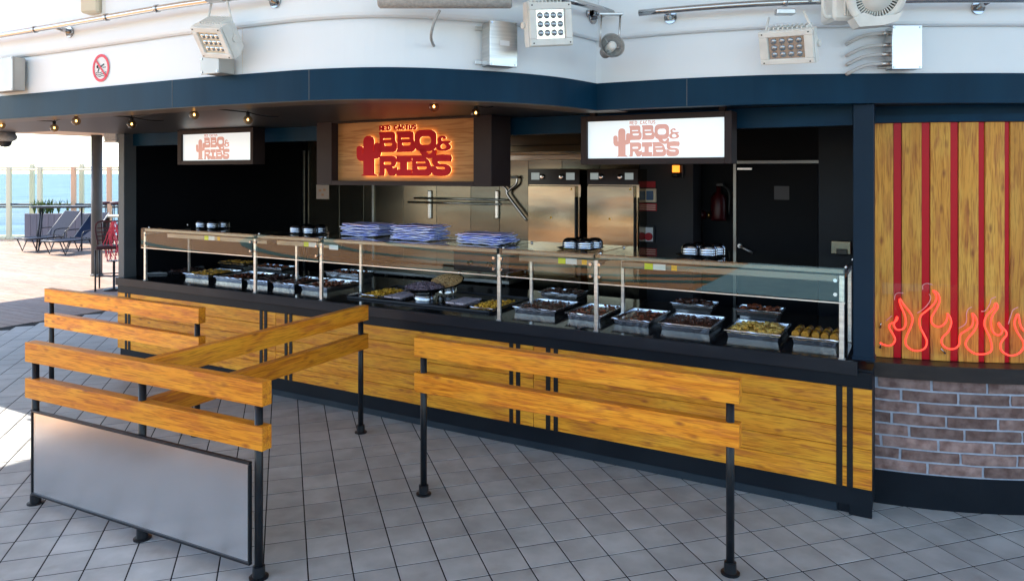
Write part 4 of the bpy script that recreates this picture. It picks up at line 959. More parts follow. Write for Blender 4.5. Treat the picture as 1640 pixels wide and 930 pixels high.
# extraction hood and upper rack seen right of the wooden sign
v = 6.2; hd = kt('extraction_hood', 'steel extraction hood edge seen right of the wooden sign', 'hood')
a, b = fu(640, v), fu(1010, v); MB().bbox(a, b, v, v+1.0, 2.20, 2.26, .004).build('hood_rim', M['kitchensteel'], hd); MB().box(a+.02, b-.02, v+.03, v+1.0, 2.262, 2.65).build('hood_body', M['kitchensteel'], hd)
MB().bbox(a, b, v-.02, v-.001, 2.12, 2.17, .004).build('hood_channel', M['steel'], hd)
for x in (-.3, 0, .3): MB().box((a+b)/2+x*6-.02, (a+b)/2+x*6+.02, v-.0005, v+.03, 2.171, 2.198).build('spacer', M['steel'], hd)
# fixtures on the pillar
def onwall(name, label, cat, x0, x1, y0, y1, v, m_, dp=.02, off=.001):
    a, zt_ = fv(x0, y0, v); b, zb_ = fv(x1, y1, v); t = kt(name, label, cat, (a+b)/2, v-off, (zt_+zb_)/2); w_, h = (b-a)/2, (zt_-zb_)/2
    return t, w_, h
t, w_, h = onwall('call_point', 'ivory and blue wall panel between two red notices on the pillar', 'wall panel', 1033, 1052, 302, 324, VD, None)
MB().bbox(-w_, w_, -.03, 0, -h, h, .006).build('housing', M['ivory'], t); MB().bbox(-w_*.6, w_*.6, -.036, -.0305, -h*.68, h*.68, .003).build('face', M['blueprint'], t)
t, w_, h = onwall('wall_notice', 'small red notice above the ivory panel on the pillar', 'notice', 1035, 1050, 290.5, 300.5, VD, None); MB().bbox(-w_, w_, -.004, 0, -h, h, .001).build('plate', M['redprint'], t)
t, w_, h = onwall('wall_notice', 'larger red notice under the ivory panel on the pillar', 'notice', 1033.5, 1052, 325.5, 338, VD, None); MB().bbox(-w_, w_, -.004, 0, -h, h, .001).build('plate', M['redprint'], t)
for k in range(3): MB().box(-w_*.8, w_*.8, -.0055, -.0045, h*(.5-.55*k)-.004, h*(.5-.55*k)+.004).build('text_line', M['note'], t)
t, w_, h = onwall('isolator_switch', 'white plate with red round switch low on the pillar', 'switch', 1033, 1050, 361, 389, VD, None)
MB().bbox(-w_, w_, -.03, 0, -h, h, .004).build('box', M['dark'], t); MB().bbox(-w_*.72, w_*.72, -.036, -.0305, -h*.82, h*.82, .003).build('plate', M['stickerw'], t)
MB().cyl((0, -.0365, -.02), (0, -.06, -.02), .038).build('red_knob', M['redprint'], t)
t, w_, h = onwall('wall_lamp', 'small amber lit wall lamp high on the dark pillar', 'lamp', 1079, 1096, 264, 285, VD, None)
MB().bbox(-w_, w_, -.03, 0, -h, h, .004).build('backplate', M['ovenblack'], t); MB().cyl((-.01, -.065, -.01), (-.01, -.065, h*.9), .035, .035, 16).build('bulb', M['amber'], t); MB().cyl((-.01, -.065, -h*.9), (-.01, -.065, -.011), .04).build('socket', M['ovenblack'], t)
t, w_, h = onwall('fire_extinguisher', 'dark red fire extinguisher hanging in the black recess', 'fire extinguisher', 1146, 1163, 300, 352, VD+.35, None)
MB().lathe([(0, -h), (.07, -h), (.075, -h+.02), (.075, .05), (.05, .10), (.022, .12), (.022, .17), (0, .17)], 20, T(0, -.09, 0)).build('cylinder', M['ext'], t); MB().bbox(-.02, .05, -.11, -.07, .171, .20, .004).build('valve', M['iron'], t)
MB().tube(catmull([(0.03, -.09, .18), (.10, -.09, .12), (.10, -.09, -.1)], 5), .010, 8).build('hose', M['iron'], t)
t, w_, h = onwall('hose_valve', 'small brass and red valve inside the black recess', 'valve', 1113, 1135, 338, 350, VD+.35, None)
MB().lathe([(.05, 0), (.05, .02), (.03, .05), (0, .05)], 18, T(0, -.001, 0) @ RX(R(90))).build('body', M['ext'], t); MB().cyl((.075, -.02, -.03), (.075, -.02, .03), .014).build('brass_cap', mat('brass', (.7, .42, .12), .3, 1), t)
t, w_, h = onwall('steel_plate', 'bent steel splash plate on the wall beside the right column', 'plate', 1331.5, 1364, 384, 407, VG, None)
MB().bbox(-w_, w_, -.06, 0, -h, h, .006).build('plate', M['kitchensteel'], t); MB().bbox(-.03, .05, -.075, -.061, -h, -.01, .004).build('bracket', M['ovenblack'], t)
t, w_, h = onwall('poster', 'small pinkish paper taped to the steel wall under the wooden sign', 'poster', 507, 527, 296, 319, VB, None)
MB().bbox(-w_, w_, -.003, 0, -h, h, .0008).build('sheet', M['note'], t)
for x, z in ((-.4, .2), (.3, .3), (0, -.4)): MB().box(w_*(x-.2), w_*(x+.2), -.0042, -.0035, h*(z-.15), h*(z+.15)).build('printed_patch', M['orangepost'], t)

# ================================================================== QUEUE BARRIERS
def barrier(p, q, label, ext0, ext1, mid=(), panel=False, zr=(.858, .976), zl=(.640, .758), posts=(True, True), ud=0):
    p = Vector(p); q = Vector(q); d = q-p; L = Vector((d.x, d.y)).length; a = math.atan2(d.y, d.x)
    t = thing('queue_barrier', label, 'barrier', (p.x, p.y, 0), a, 'wood and iron queue barriers')
    for z0, z1 in (zr, zl):
        me = MB().bbox(-(L+ext0+ext1)/2, (L+ext0+ext1)/2, -.032, .032, 0, z1-z0, .0022).mesh('rail', M['rail']); inst('rail', me, t, ((L+ext1-ext0)/2, 0, z0))
    xs_ = ([0] if posts[0] else [])+list(mid)+([L] if posts[1] else [])
    for x in xs_:
        o = MB().cyl((x, 0, .0), (x, 0, zr[1]-.03), .0205, n=20).build('post', M['iron'], t)
        MB().lathe([(.0, .0), (.047, 0), (.047, .007), (.031, .010), (.030, .058), (.0215, .062)], 24, T(x, 0, 0), False).build('flange', M['iron'], o)
    if panel:
        z0, z1 = .085, .565; x0, x1 = .035, L-.033
        MB().box(x0, x1, -.036, -.028, z0, z1).build('steel_panel', M['panelsteel'], t)
        for (a0, a1, b0, b1) in ((x0-.012, x1+.012, z1+.0005, z1+.014), (x0-.012, x1+.012, z0-.014, z0-.0005), (x0-.012, x0-.0005, z0, z1), (x1+.0005, x1+.012, z0, z1)):
            MB().bbox(a0, a1, -.043, -.0215, b0, b1, .002).build('panel_frame', M['iron'], t)
    return t
b1a, b1b = G(57, 805), G(414.5, 924)
L1 = (b1b-b1a).length; mid1 = (G(232, 860)-b1a).dot((b1b-b1a).normalized())
barrier(b1a, b1b, 'front barrier with steel panel under its two wooden rails', .055, .055, (mid1,), True)
m1 = b1a+(b1b-b1a).normalized()*mid1; dn = Vector((-(b1b-b1a).y, (b1b-b1a).x, 0)).normalized()
b2b = G(577.8, 692); b2a = m1+(b2b-m1).normalized()*.034
barrier(b2a, b2b, 'barrier running back from the steel panelled one towards the counter', 0.0, .055, (), False, (.860, .974), (.642, .756), (False, True))
barrier(G(82.6, 638), G(316, 696.5), 'short rear barrier at left in front of the round bar', .055, .055)
barrier(G(678.5, 791), G(1169.5, 917.5), 'open two rail barrier standing alone at the right', .05, .05)

# ================================================================== WALL FIXTURES ABOVE THE FASCIA
def wallpt(px, z, out=.0):
    p, d = curve_pt(px); n_ = Vector((d.y, -d.x, 0)); q = p+n_*out; return Vector((q.x, q.y, z)), d, n_
def wall_frame(px, py, out=0.0):
    p, d = curve_pt(px); Y = p.y; z = EYE-(py-HOR)*Y/FPX; n_ = Vector((d.y, -d.x, 0)); return p+n_*out, math.atan2(d.y, d.x), z, Y
def tube_rail(label, pix, out, r, closed_ends=True, brackets=()):
    t = thing('handrail', label, 'pipe'); pts = []
    for px, py in pix:
        p, d = curve_pt(max(-200, px)) if px > 0 else curve_pt(2)
        n_ = Vector((d.y, -d.x, 0)); q = p+n_*out
        # keep the pixel column by sliding along the wall direction
        Y = q.y; q = Vector((q.x, q.y, EYE-(py-HOR)*Y/FPX)); pts.append(q)
    MB().tube(catmull(pts, 6), r, 14).build('tube', M['chrome'], t)
    for px, py in brackets:
        p, d = curve_pt(px); n_ = Vector((d.y, -d.x, 0)); Y = (p+n_*.03).y; z = EYE-(py-HOR)*Y/FPX; a = p+n_*.028; a.z = z; b = p+n_*out; b.z = 2.97
        MB().cyl(a, b, r*.85).build('bracket', M['chrome'], t); MB().cyl(a-n_*.0, a+n_*.012, r*1.9).build('flange', M['chrome'], t)
    return t
def rail_at(px0, px1, out, z, n=14):
    """points along the wall curve between two pixel columns, at height z, offset out"""
    pts = []
    for k in range(n+1):
        p, d = curve_pt(px0+(px1-px0)*k/n); n_ = Vector((d.y, -d.x, 0)); q = p+n_*out; q.z = z; pts.append(q)
    return pts
def rail(label, px0, px1, out, z, r, brackets, clips=(), ext=None):
    t = thing('handrail', label, 'pipe'); pts = rail_at(px0, px1, out, z)
    if ext: pts = [pts[0]-(pts[1]-pts[0]).normalized()*ext]+pts
    MB().tube(pts, r, 14).build('tube', M['chrome'], t)
    for px in brackets:
        p, d = curve_pt(px); n_ = Vector((d.y, -d.x, 0)); a = p+n_*.03; a.z = z-.02; b = p+n_*out; b.z = z
        MB().cyl(a, b, r*.85).build('bracket', M['chrome'], t); MB().cyl(a, a+n_*.012, r*2.0).build('flange', M['chrome'], t)
    for px in clips:
        p, d = curve_pt(px); n_ = Vector((d.y, -d.x, 0)); c = p+n_*out; c.z = z; MB().cyl(c-d*.012, c+d*.012, r*1.25).build('clip', M['chrome'], t)
    return t
rail('long steel pipe rail on the white wall at upper left', 2, 452, .14, 2.975, .0185, (120, 448), (90, 205, 285), ext=3.0)
rail('curved steel pipe rail carrying the middle floodlight and horn', 700, 985, .16, 2.985, .019, (780, 942), (850, 960))
rail('straight steel pipe rail on the white wall at upper right', 1036, 1640, .15, 2.955, .019, (1076, 1560), (1250,))
# cable run below rail, rods
def flood(px, py, Y, w_, h, yaw, pitch, roll, label, lit=False, up=.25, fins=True):
    c = at(px, py, Y); t = thing('floodlight', label, 'floodlight', c); t.rotation_euler = (0, 0, 0)
    rot = (RZ(yaw) @ RX(pitch) @ RY(roll))
    def B(mb, name, mt_, par=None):
        for i, q in enumerate(mb.v): mb.v[i] = tuple(rot @ Vector(q))
        return mb.build(name, mt_, par or t)
    # front faces -Y in its own frame
    P = []; sect = [(-.0, 1, 1), (.045, 1, 1), (.11, .80, .72)]
    for y, fx, fz in sect: P += [(-w_/2*fx, y, -h/2*fz), (w_/2*fx, y, -h/2*fz), (w_/2*fx, y, h/2*fz), (-w_/2*fx, y, h/2*fz)]
    B(MB().add(P, [(0, 1, 2, 3), (11, 10, 9, 8)]+[(r_*4+i, r_*4+(i+1) % 4, (r_+1)*4+(i+1) % 4, (r_+1)*4+i) for r_ in range(2) for i in range(4)]), 'housing', M['lampwhite'])
    fr_ = MB(); a, b = w_/2*.97, h/2*.97; c_, d_ = w_/2*.66, h/2*.66
    for (x0, x1, z0, z1) in ((-a, a, d_, b), (-a, a, -b, -d_), (-a, -c_, -d_+.0003, d_-.0003), (c_, a, -d_+.0003, d_-.0003)): fr_.bbox(x0, x1, -.016, -.001, z0, z1, .003)
    B(fr_, 'front_frame', M['lampwhite'])
    B(MB().box(-c_, c_, -.004, -.0012, -d_, d_), 'window', M['lens'] if not lit else M['ivory'])  # lit: cream reflections are put into the window and lens colours
    for i in range(4):
        for j in range(3):
            x = (i-1.5)*c_*.46; z = (j-1)*d_*.60; r_ = min(c_*.2, d_*.28); l = MB().lathe([(r_, .0), (r_*.8, .006), (r_*.35, .008), (0, .009)], 14, T(x, -.0045, z) @ RX(R(90)))
            B(l, 'lens', M['lensdark'] if not lit else M['lens'])
    for sx_ in (-1, 1):
        for sz_ in (-1, 1): B(MB().cyl((sx_*a*.86, -.0165, sz_*b*.88), (sx_*a*.86, -.019, sz_*b*.88), .004, n=8), 'screw', M['iron'])
    if fins:
        fb_ = MB()
        for i in range(9): x = (i-4)*w_*.085; fb_.box(x-.003, x+.003, .03, .115, h/2*.72, h/2*1.12)
        B(fb_, 'cooling_fins', M['lampwhite'])
    # yoke bracket to the pipe, in world-vertical frame
    for s_ in (-1, 1):
        q = rot @ Vector((s_*(w_/2+.006), .05, 0)); q2 = Vector((q.x*.55, q.y*.8+.03, up)); MB().cyl(q, q2, .007, n=8).build('yoke', M['lampwhite'], t)
        MB().cyl(rot @ Vector((s_*(w_/2+.012), .05, 0)), rot @ Vector((s_*(w_/2), .05, 0)), .018, n=12).build('pivot', M['lampwhite'], t)
    MB().bbox(-.05, .05, .0, .05, up-.01, up+.02, .004).build('clamp', M['steel'], t)
    return t
flood(341, 68, 4.12, .245, .19, R(-32), R(34), R(8), 'white floodlight tilted down, hanging from the left pipe', True, .24)
flood(881, 39, 3.95, .262, .232, R(24), R(5), R(-6), 'square white floodlight facing forward near the horn speaker', False, .15)
flood(1260, 76, 4.0, .30, .185, R(-42), R(20), R(3), 'wide white floodlight with cooling fins hanging from the right pipe', False, .19)
# partly visible fixtures along the top edge
t = thing('floodlight', 'yellowed lamp housing cut off by the top edge at left', 'floodlight', at(167, 4, 4.9))
MB().bbox(-.11, .02, -.09, .06, -.085, .12, .012, RZ(R(-10))).build('housing', M['ivory'], t); MB().bbox(.021, .10, -.06, .09, -.10, .12, .01, RZ(R(-10))).build('rear_housing', M['lampwhite'], t); MB().bbox(.02, .16, .0, .03, -.19, -.15, .004, RZ(R(-10))).build('bracket', M['radome'], t)
c = at(1345, 5, 4.0); t = thing('floodlight', 'finned white lamp housing seen from the side beside the round fixture', 'floodlight', c)
MB().bbox(-.05, .095, -.03, .12, -.10, .14, .015, RZ(R(5))).build('housing', M['lampwhite'], t)
f_ = MB()
for i in range(7): f_.box(.006+i*.013, .010+i*.013, -.042, -.03, -.075, .13, RZ(R(5)))
f_.build('cooling_fins', M['lampwhite'], t)
MB().tube(catmull([(-.055, -.02, -.08), (-.095, -.02, -.06), (-.10, -.02, .12)], 5), .010, 8).build('handle', M['lampwhite'], t)
c = at(1403, -8, 3.9); t = thing('round_light', 'large round white fixture with radial grille at the top edge', 'spotlight', c)
mm = RX(R(112)) @ RZ(0)
MB().lathe([(.155, .0), (.158, .02), (.150, .03), (.118, .034), (.115, .02)], 48, mm).build('ring', M['lampwhite'], t)
MB().lathe([(0, .0), (.154, -.0), (.13, -.09), (.08, -.12), (0, -.12)], 40, mm).build('shell', M['lampwhite'], t)
MB().lathe([(0, .004), (.116, .004)], 40, mm).build('grille_back', M['grid'], t)
gmb = MB()
for i in range(44):
    m2 = mm @ RZ(2*math.pi*i/44); gmb.box(.082, .117, -.0025, .0025, .006, .026, m2)
gmb.build('grille', M['lampwhite'], t)
MB().lathe([(0, .03), (.082, .028), (.084, .01), (0, .01)], 36, mm).build('hub', M['lampwhite'], t)
y_ = MB(); y_.prism([(-.13, -.13), (-.10, -.175), (.03, -.165), (.10, -.145), (.13, -.09), (.09, -.11), (-.02, -.12), (-.08, -.10)], -.05, .03, RX(R(90))); y_.build('yoke', M['lampwhite'], t)
# horn
c = at(981, 73, 4.25); hn = thing('horn_speaker', 'grey round horn loudspeaker hanging from the curved pipe', 'loudspeaker', c)
mm = RZ(R(14)) @ RX(R(78))
MB().lathe([(.069, .0), (.074, .003), (.071, .006), (.063, -.03), (.040, -.075), (.034, -.12), (.0, -.125)], 36, mm).build('bell', M['radome'], hn)
MB().lathe([(.064, -.001), (.058, -.03), (.035, -.07), (0, -.07)], 36, mm).build('throat', M['radome'], hn)
MB().lathe([(.026, -.06), (.026, .0), (.018, .010), (0, .012)], 24, mm).build('core', M['lampwhite'], hn)
for a in (0, 120, 240): MB().tube([mm @ Vector((.026*math.cos(R(a)), .026*math.sin(R(a)), -.03)), mm @ Vector((.058*math.cos(R(a)), .058*math.sin(R(a)), -.03))], .005, 6).build('strut', M['radome'], hn)
for s_ in (-1, 1): MB().tube([(s_*.055-.01, .06, -.0), (s_*.055, .07, .19)], .006, 6).build('bracket', M['steel'], hn)
MB().bbox(-.07, .07, .05, .09, .185, .20, .003).build('bracket_bar', M['steel'], hn)
# horizontal speckled tube lamp
c0, c1_ = at(606, 2, 3.75), at(820, -1, 3.75); rd = thing('radiant_heater', 'long speckled grey housing cut off by the top edge', 'heater', (c0+c1_)/2)
L = (c1_-c0).length
MB().lathe([(0, -L/2), (.045, -L/2), (.052, -L/2+.01), (.052, L/2-.01), (.045, L/2), (0, L/2)], 24, T(0, 0, .01) @ RY(R(90))).build('housing', M['radome'], rd)
MB().tube(catmull([(-.03, .03, -.045), (-.06, .05, -.10), (-.085, .12, -.17), (-.088, .40, -.185)], 5), .0075, 8).build('stay_rod', M['radome'], rd)
# junction boxes
def jbox(px0, px1, py0, py1, out, label, mt_='steel', yaw=0):
    p, d = curve_pt((px0+px1)/2); n_ = Vector((d.y, -d.x, 0)); Yf = (p+n_*out).y
    w_ = (px1-px0)/FPX*Yf/math.cos(math.atan2(d.y, d.x)) if False else (px1-px0)/FPX*Yf/(abs(d.x)-(((px0+px1)/2-CXP)/FPX)*d.y)
    zt_, zb_ = EYE-(py0-HOR)*Yf/FPX, EYE-(py1-HOR)*Yf/FPX; zc = (zt_+zb_)/2; h = (zt_-zb_)/2
    q = p+n_*out; kx = ((px0+px1)/2-CXP)/FPX
    # slide along wall so the front face is centred on the column
    s_ = (kx*q.y-q.x)/(d.x-kx*d.y); q = q+d*s_; b_ = q-n_*out
    t = thing('junction_box', label, 'junction box', (b_.x, b_.y, zc), math.atan2(d.y, d.x), 'metal boxes on the white wall')
    MB().bbox(-w_/2+.004, w_/2-.004, -out+.012, -.012, -h+.004, h-.004, .003).build('box', M[mt_], t)
    MB().bbox(-w_/2, w_/2, -out, -out+.0115, -h, h, .003).build('lid', M[mt_], t)
    for sx_ in (-1, 1):
        for sz_ in (-1, 1): MB().cyl((sx_*(w_/2-.012), -out-.004, sz_*(h-.012)), (sx_*(w_/2-.012), -out-.0002, sz_*(h-.012)), .006, n=10).build('screw', M['chrome'], t)
    for sz_ in (-1, 1): MB().bbox(-w_/2-.035, -w_/2+.03, -.0118, -.004, sz_*(h-.03)-.012, sz_*(h-.03)+.012, .002).build('mounting_tab', M['steel'], t)
    return t, w_, h, out
M['dullsteel'] = mat('dull_box_steel', (0.42, 0.41, 0.39), 0.4, 0.6, (0.5, 0.49, 0.46), 4)
jbox(-26, 19, 97, 150, .10, 'grey junction box at the far left edge of the white wall', 'dullsteel')
jbox(321, 350, 93, 121, .13, 'steel junction box tucked under the left floodlight', 'dullsteel')
t, w_, h, o_ = jbox(785, 829, 36, 108, .12, 'tall shiny steel box with a small label left of the forward floodlight', 'steel')
MB().box(-w_*.15, w_*.2, -o_-.0015, -o_-.0005, -.01, .018).build('label_plate', M['stickerw'], t)
t, w_, h, o_ = jbox(1429, 1477.5, 40.5, 111, .11, 'steel junction box fed by four grey conduits at right', 'panelsteel')
for k in range(4):
    z = h-.05-k*.052 if k else h-.035
    pts = [(-w_/2+.006, -o_*.5, z), (-w_/2-.05, -o_*.5, z), (-w_/2-.13, -o_*.45, z-.012), (-w_/2-.20, -.03, z-.045), (-w_/2-.205, .0, z-.05)]
    MB().tube(catmull(pts, 6), .0105, 10).build('conduit', M['lampgrey'], t)
    MB().cyl((-w_/2-.035, -o_*.5, z), (-w_/2+.003, -o_*.5, z), .013).build('gland', M['steel'], t)
# no diving sign
p, ang, z, Y = wall_frame(160, 109)
nd = thing('no_diving_sign', 'round white and red no diving sign on the white wall', 'sign', (p.x, p.y, z), ang); RS = .092
mv = RX(R(90)); 
def disk(mb, r0, r1, y, n=40):
    P = []
    for i in range(n): a = 2*math.pi*i/n; P += [(r0*math.cos(a), y, r0*math.sin(a)), (r1*math.cos(a), y, r1*math.sin(a)), (r1*math.cos(a), y+.002, r1*math.sin(a)), (r0*math.cos(a), y+.002, r0*math.sin(a))]
    return mb.add(P, [(i*4+k, i*4+(k+1) % 4, ((i+1) % n)*4+(k+1) % 4, ((i+1) % n)*4+k) for i in range(n) for k in range(4)])
MB().cyl((0, .0085, 0), (0, .011, 0), RS, n=40).build('plate', M['stickerw'], nd)
disk(MB(), RS*.80, RS, .0055).build('ring', M['prohibit'], nd)
fm = Matrix(((1,0,0,0),(0,0,-1,0),(0,1,0,0),(0,0,0,1)))
f_ = MB(); f_.lathe([(RS*.12, 0), (RS*.12, .0012), (0, .0012)], 16, T(-RS*.42, .0075, RS*.12) @ RX(R(90)))
f_.prism([(-RS*.42, -RS*.22), (-RS*.30, RS*.0), (-RS*.1, RS*.16), (RS*.35, RS*.30), (RS*.42, RS*.22), (RS*.10, RS*.08), (-RS*.16, RS*.0), (-RS*.34, -RS*.28)], -.0075, -.0063, fm)
f_.prism([(RS*.22, RS*.05), (RS*.60, RS*.06), (RS*.60, RS*.0), (RS*.24, -RS*.0)], -.0075, -.0063, fm); f_.build('diver', M['ovenblack'], nd)
for k in range(3):
    pts = [(x*RS, .0068, -RS*(.32+.13*k)+math.sin(x*11)*RS*.035) for x in [-.62+.04*i for i in range(32)] if abs(x) < .74-.14*k]
    MB().tube(pts, RS*.022, 6).build('wave', M['ovenblack'], nd)
MB().box(-RS*.88, RS*.88, .0040, .0053, -RS*.07, RS*.07, RY(R(45))).build('bar', M['prohibit'], nd)

# festoon bulbs
def bulb(px, py, Y, label):
    c = at(px, py, Y); t = thing('festoon_bulb', label, 'light bulb', c, 0, 'festoon bulbs under the soffit')
    inst('glass_globe', globe, t); inst('filament', fil, t); inst('socket', sock, t)
globe = MB().lathe([(.001, -.031), (.012, -.0285), (.024, -.020), (.031, -.004), (.030, .007), (.022, .019), (.012, .027)], 24).mesh('glass_globe', M['bulbglass'])
fil = MB().lathe([(.0, -.008), (.005, -.006), (.006, 0), (.004, .008), (0, .010)], 12).mesh('filament', M['bulb'])
sock = MB().cyl((0, 0, .024), (0, 0, .052), .012, n=14).mesh('socket', M['strap'])
BY = [(2, 201, 5.9), (87, 205, 5.6), (122, 194, 5.2), (211, 199, 5.2), (311, 184, 4.75), (397, 192, 4.9), (695, 171, 4.35), (762, 181, 4.6)]
BL = ['bulb at the left edge under the cream soffit', 'lower pale bulb second from the left edge', 'bulb directly right of the lower pale one', 'bulb just above the left corner column', 'bulb above the left end of the small white sign', 'bulb above the right end of the small white sign', 'brightest bulb above the wooden sign', 'bulb at the right corner of the wooden sign']
bpos = []
for (x, y, Y), l in zip(BY, BL): bulb(x, y, Y, l); q = at(x, y, Y); q.z += .05; bpos.append(q)
cb = thing('bulb_cable', 'thin black cable stringing the bulbs beneath the soffit', 'cable')
def sag(a, b, s): return [a.lerp(b, i/8)+Vector((0, 0, -s*math.sin(math.pi*i/8))) for i in range(9)]
for i, j in ((0, 1), (1, 2), (2, 3), (3, 4), (4, 5), (6, 7)): MB().tube(sag(bpos[i], bpos[j], .0), .0035, 6).build('cable_run', M['strap'], cb)
MB().tube(sag(bpos[3], at(262, 193, 5.4), .01), .0035, 6).build('cable_run', M['strap'], cb); MB().tube(sag(bpos[5], at(447, 187, 5.0), .01), .0035, 6).build('cable_run', M['strap'], cb); MB().tube(sag(bpos[7], at(790, 171, 4.6), .01), .0035, 6).build('cable_run', M['strap'], cb)
for q in bpos: MB().cyl(q, (q.x, q.y, 2.413), .003, n=6).build('drop_wire', M['strap'], cb)

# ================================================================== LEFT BACKGROUND
lc = G(155, 441); c_ = thing('deck_column', 'dark round column holding up the canopy behind the sunlit deck', 'column', (lc.x, lc.y, 0), 0)
MB().cyl((0, 0, 0), (0, 0, 2.739), .098, n=28).build('shaft', M['col'], c_); MB().lathe([(.10, 0), (.115, 0), (.115, .03), (.10, .035)], 28).build('collar', M['col'], c_)
# dome camera and box under soffit
q = at(8, 222, 7.6); t = thing('dome_camera', 'pale dome camera hanging from the soffit at the left edge', 'camera', (q.x, q.y, q.z))
MB().lathe([(0, .30), (.05, .30), (.05, .09), (.075, .09), (.11, .02), (.10, -.01), (.065, -.03), (0, -.03)], 28).build('housing', M['radome'], t); MB().lathe([(.062, -.031), (.058, -.06), (.035, -.085), (0, -.09)], 24).build('dome', M['dark'], t)
q = at(187, 219, 8.4); t = thing('soffit_speaker', 'pale boxy unit under the soffit beside the left corner column', 'speaker box', (q.x, q.y, q.z), -ANG)
MB().bbox(-.09, .14, -.1, .2, -.05, .06, .01).build('housing', M['radome'], t); MB().bbox(-.09, .14, -.1, .2, -.07, -.051, .004).build('grille', M['lampwhite'], t); MB().box(0, .04, 0, .04, .0601, 2.74-q.z).build('bracket', M['col'], t)
# glass windscreen along the deck edge
def screen(px_list, yb, label, mats, mid=1.1, top=2.2):
    Y = FPX*2/(yb-HOR); t = thing('wind_screen', label, 'glass railing', ((px_list[0]-CXP)/FPX*Y, Y, 0)); x0 = (px_list[0]-CXP)/FPX*Y
    xs_ = [(p-CXP)/FPX*Y-x0 for p in px_list]
    for x, m_ in zip(xs_, mats): MB().bbox(x-.065, x+.065, -.05, .05, 0, top, .01).build('post', M[m_], t)
    for a, b in zip(xs_[:-1], xs_[1:]): MB().box(a+.07, b-.07, -.008, .008, .08, top-.16).build('glass_pane', M['screenglass'], t)
    for a, b in zip(xs_[:-1], xs_[1:]):
        MB().bbox(a+.066, b-.066, -.03, .03, top-.14, top-.08, .008).build('top_rail', M['palepost'], t); MB().bbox(a+.066, b-.066, -.04, .04, mid-.03, mid+.03, .008).build('middle_rail', M['col'], t); MB().bbox(a+.066, b-.066, -.06, .06, 0, .075, .008).build('bottom_rail', M['palepost'], t)
    return t
screen([-140, -58, 14.5, 64, 118, 175, 235, 300], 383, 'tall glass windscreen with cream posts along the near deck edge', ['palepost', 'palepost', 'palepost', 'palepost', 'orangepost', 'orangepost', 'palepost', 'palepost'], 1.05, 2.2)
screen([-120, -30, 51.5, 131, 210, 290], 380.5, 'second row of pale posts and rails behind the glass windscreen', ['palepost']*6, .95, 2.28)
# loungers
def lounger(px, py, rz, label):
    g_ = G(px, py); t = thing('sun_lounger', label, 'sun lounger', (g_.x, g_.y, 0), rz, 'sun loungers by the windscreen')
    W2, Ls, zs = .33, .82, .34
    # local x = towards head, y = width
    s_ = MB(); 
    for y in (-W2, W2): s_.tube([(0, y, zs), (Ls, y, zs)], .02, 8)
    s_.tube([(0, -W2, zs), (0, W2, zs)], .02, 8); s_.build('seat_frame', M['dark'], t)
    MB().bbox(.02, Ls-.0, -W2+.02, W2-.02, zs-.008, zs+.006, .003).build('seat_sling', M['sling'], t)
    a = R(52); hx, hz = math.cos(a)*.80, math.sin(a)*.80
    b_ = MB()
    for y in (-W2, W2): b_.tube([(Ls, y, zs+.02), (Ls+hx, y, zs+hz)], .016, 8)
    b_.tube([(Ls+hx, -W2, zs+hz), (Ls+hx, W2, zs+hz)], .016, 8); b_.build('back_frame', M['radome'], t)
    MB().bbox(0, .78, -W2+.015, W2-.015, -.005, .005, .003, T(Ls, 0, zs+.03) @ RY(-a)).build('backrest_sling', M['sling'], t)
    for x in (.18, Ls+.10):
        for y in (-W2+.02, W2-.02):
            MB().tube([(x-.13, y, zs-.02), (x, y, .012), (x+.13, y, zs-.02)], .017, 8).build('leg', M['dark'], t)
    ar = MB()
    for y in (-W2-.02, W2+.02): ar.tube(catmull([(Ls-.25, y, zs), (Ls-.2, y, zs+.20), (Ls+.15, y, zs+.22)], 4), .014, 8)
    ar.build('armrest', M['dark'], t)
    MB().tube([(Ls+.10, 0, zs), (Ls+hx*.75, 0, zs+hz*.72)], .012, 8).build('prop', M['dark'], t)
    return t
lounger(36, 404, R(64), 'left lounger with dark blue sling back beside the grey planter')
lounger(80, 409, R(64), 'right lounger with grey sling back nearest the dark round column')
# planter with grasses
def planter(px0, px1, py, label, hgt=.82, plants=True):
    g_ = G((px0+px1)/2, py); w_ = (px1-px0)/FPX*g_.y/2; t = thing('planter', label, 'planter', (g_.x, g_.y, 0))
    for k in range(max(2, int(w_*2/.16))):
        n_ = max(2, int(w_*2/.16)); a = -w_+2*w_*k/n_; MB().bbox(a+.003, a+2*w_/n_-.003, -.25, -.22, 0, hgt, .004).build('slat', M['planter'], t)
    MB().box(-w_, w_, -.219, .25, 0, hgt-.02).build('box', M['planter'], t)
    if plants:
        rnd = random.Random(int(px0))
        for k in range(14):
            x = rnd.uniform(-w_*.9, w_*.9); mb = MB()
            for j in range(9):
                a = rnd.uniform(0, 6.28); l = rnd.uniform(.25, .5); q = Vector((math.cos(a), math.sin(a)*.5, 0)); s_ = Vector((-q.y, q.x, 0)).normalized()*.014
                b0 = Vector((x, 0, hgt-.02)); b1 = b0+q*l*.25+Vector((0, 0, l*.7)); b2 = b0+q*l*.6+Vector((0, 0, l*.95))
                mb.add([b0-s_, b0+s_, b1+s_, b2, b1-s_], [(0, 1, 2, 4), (4, 2, 3)])
            mb.build('leaf_tuft', M['leaf'], t)
    return t
planter(48, 114, 386, 'long grey slatted planter with green grass behind the loungers')
planter(116, 142, 388, 'short grey slatted planter beside the dark round column', .85, False)
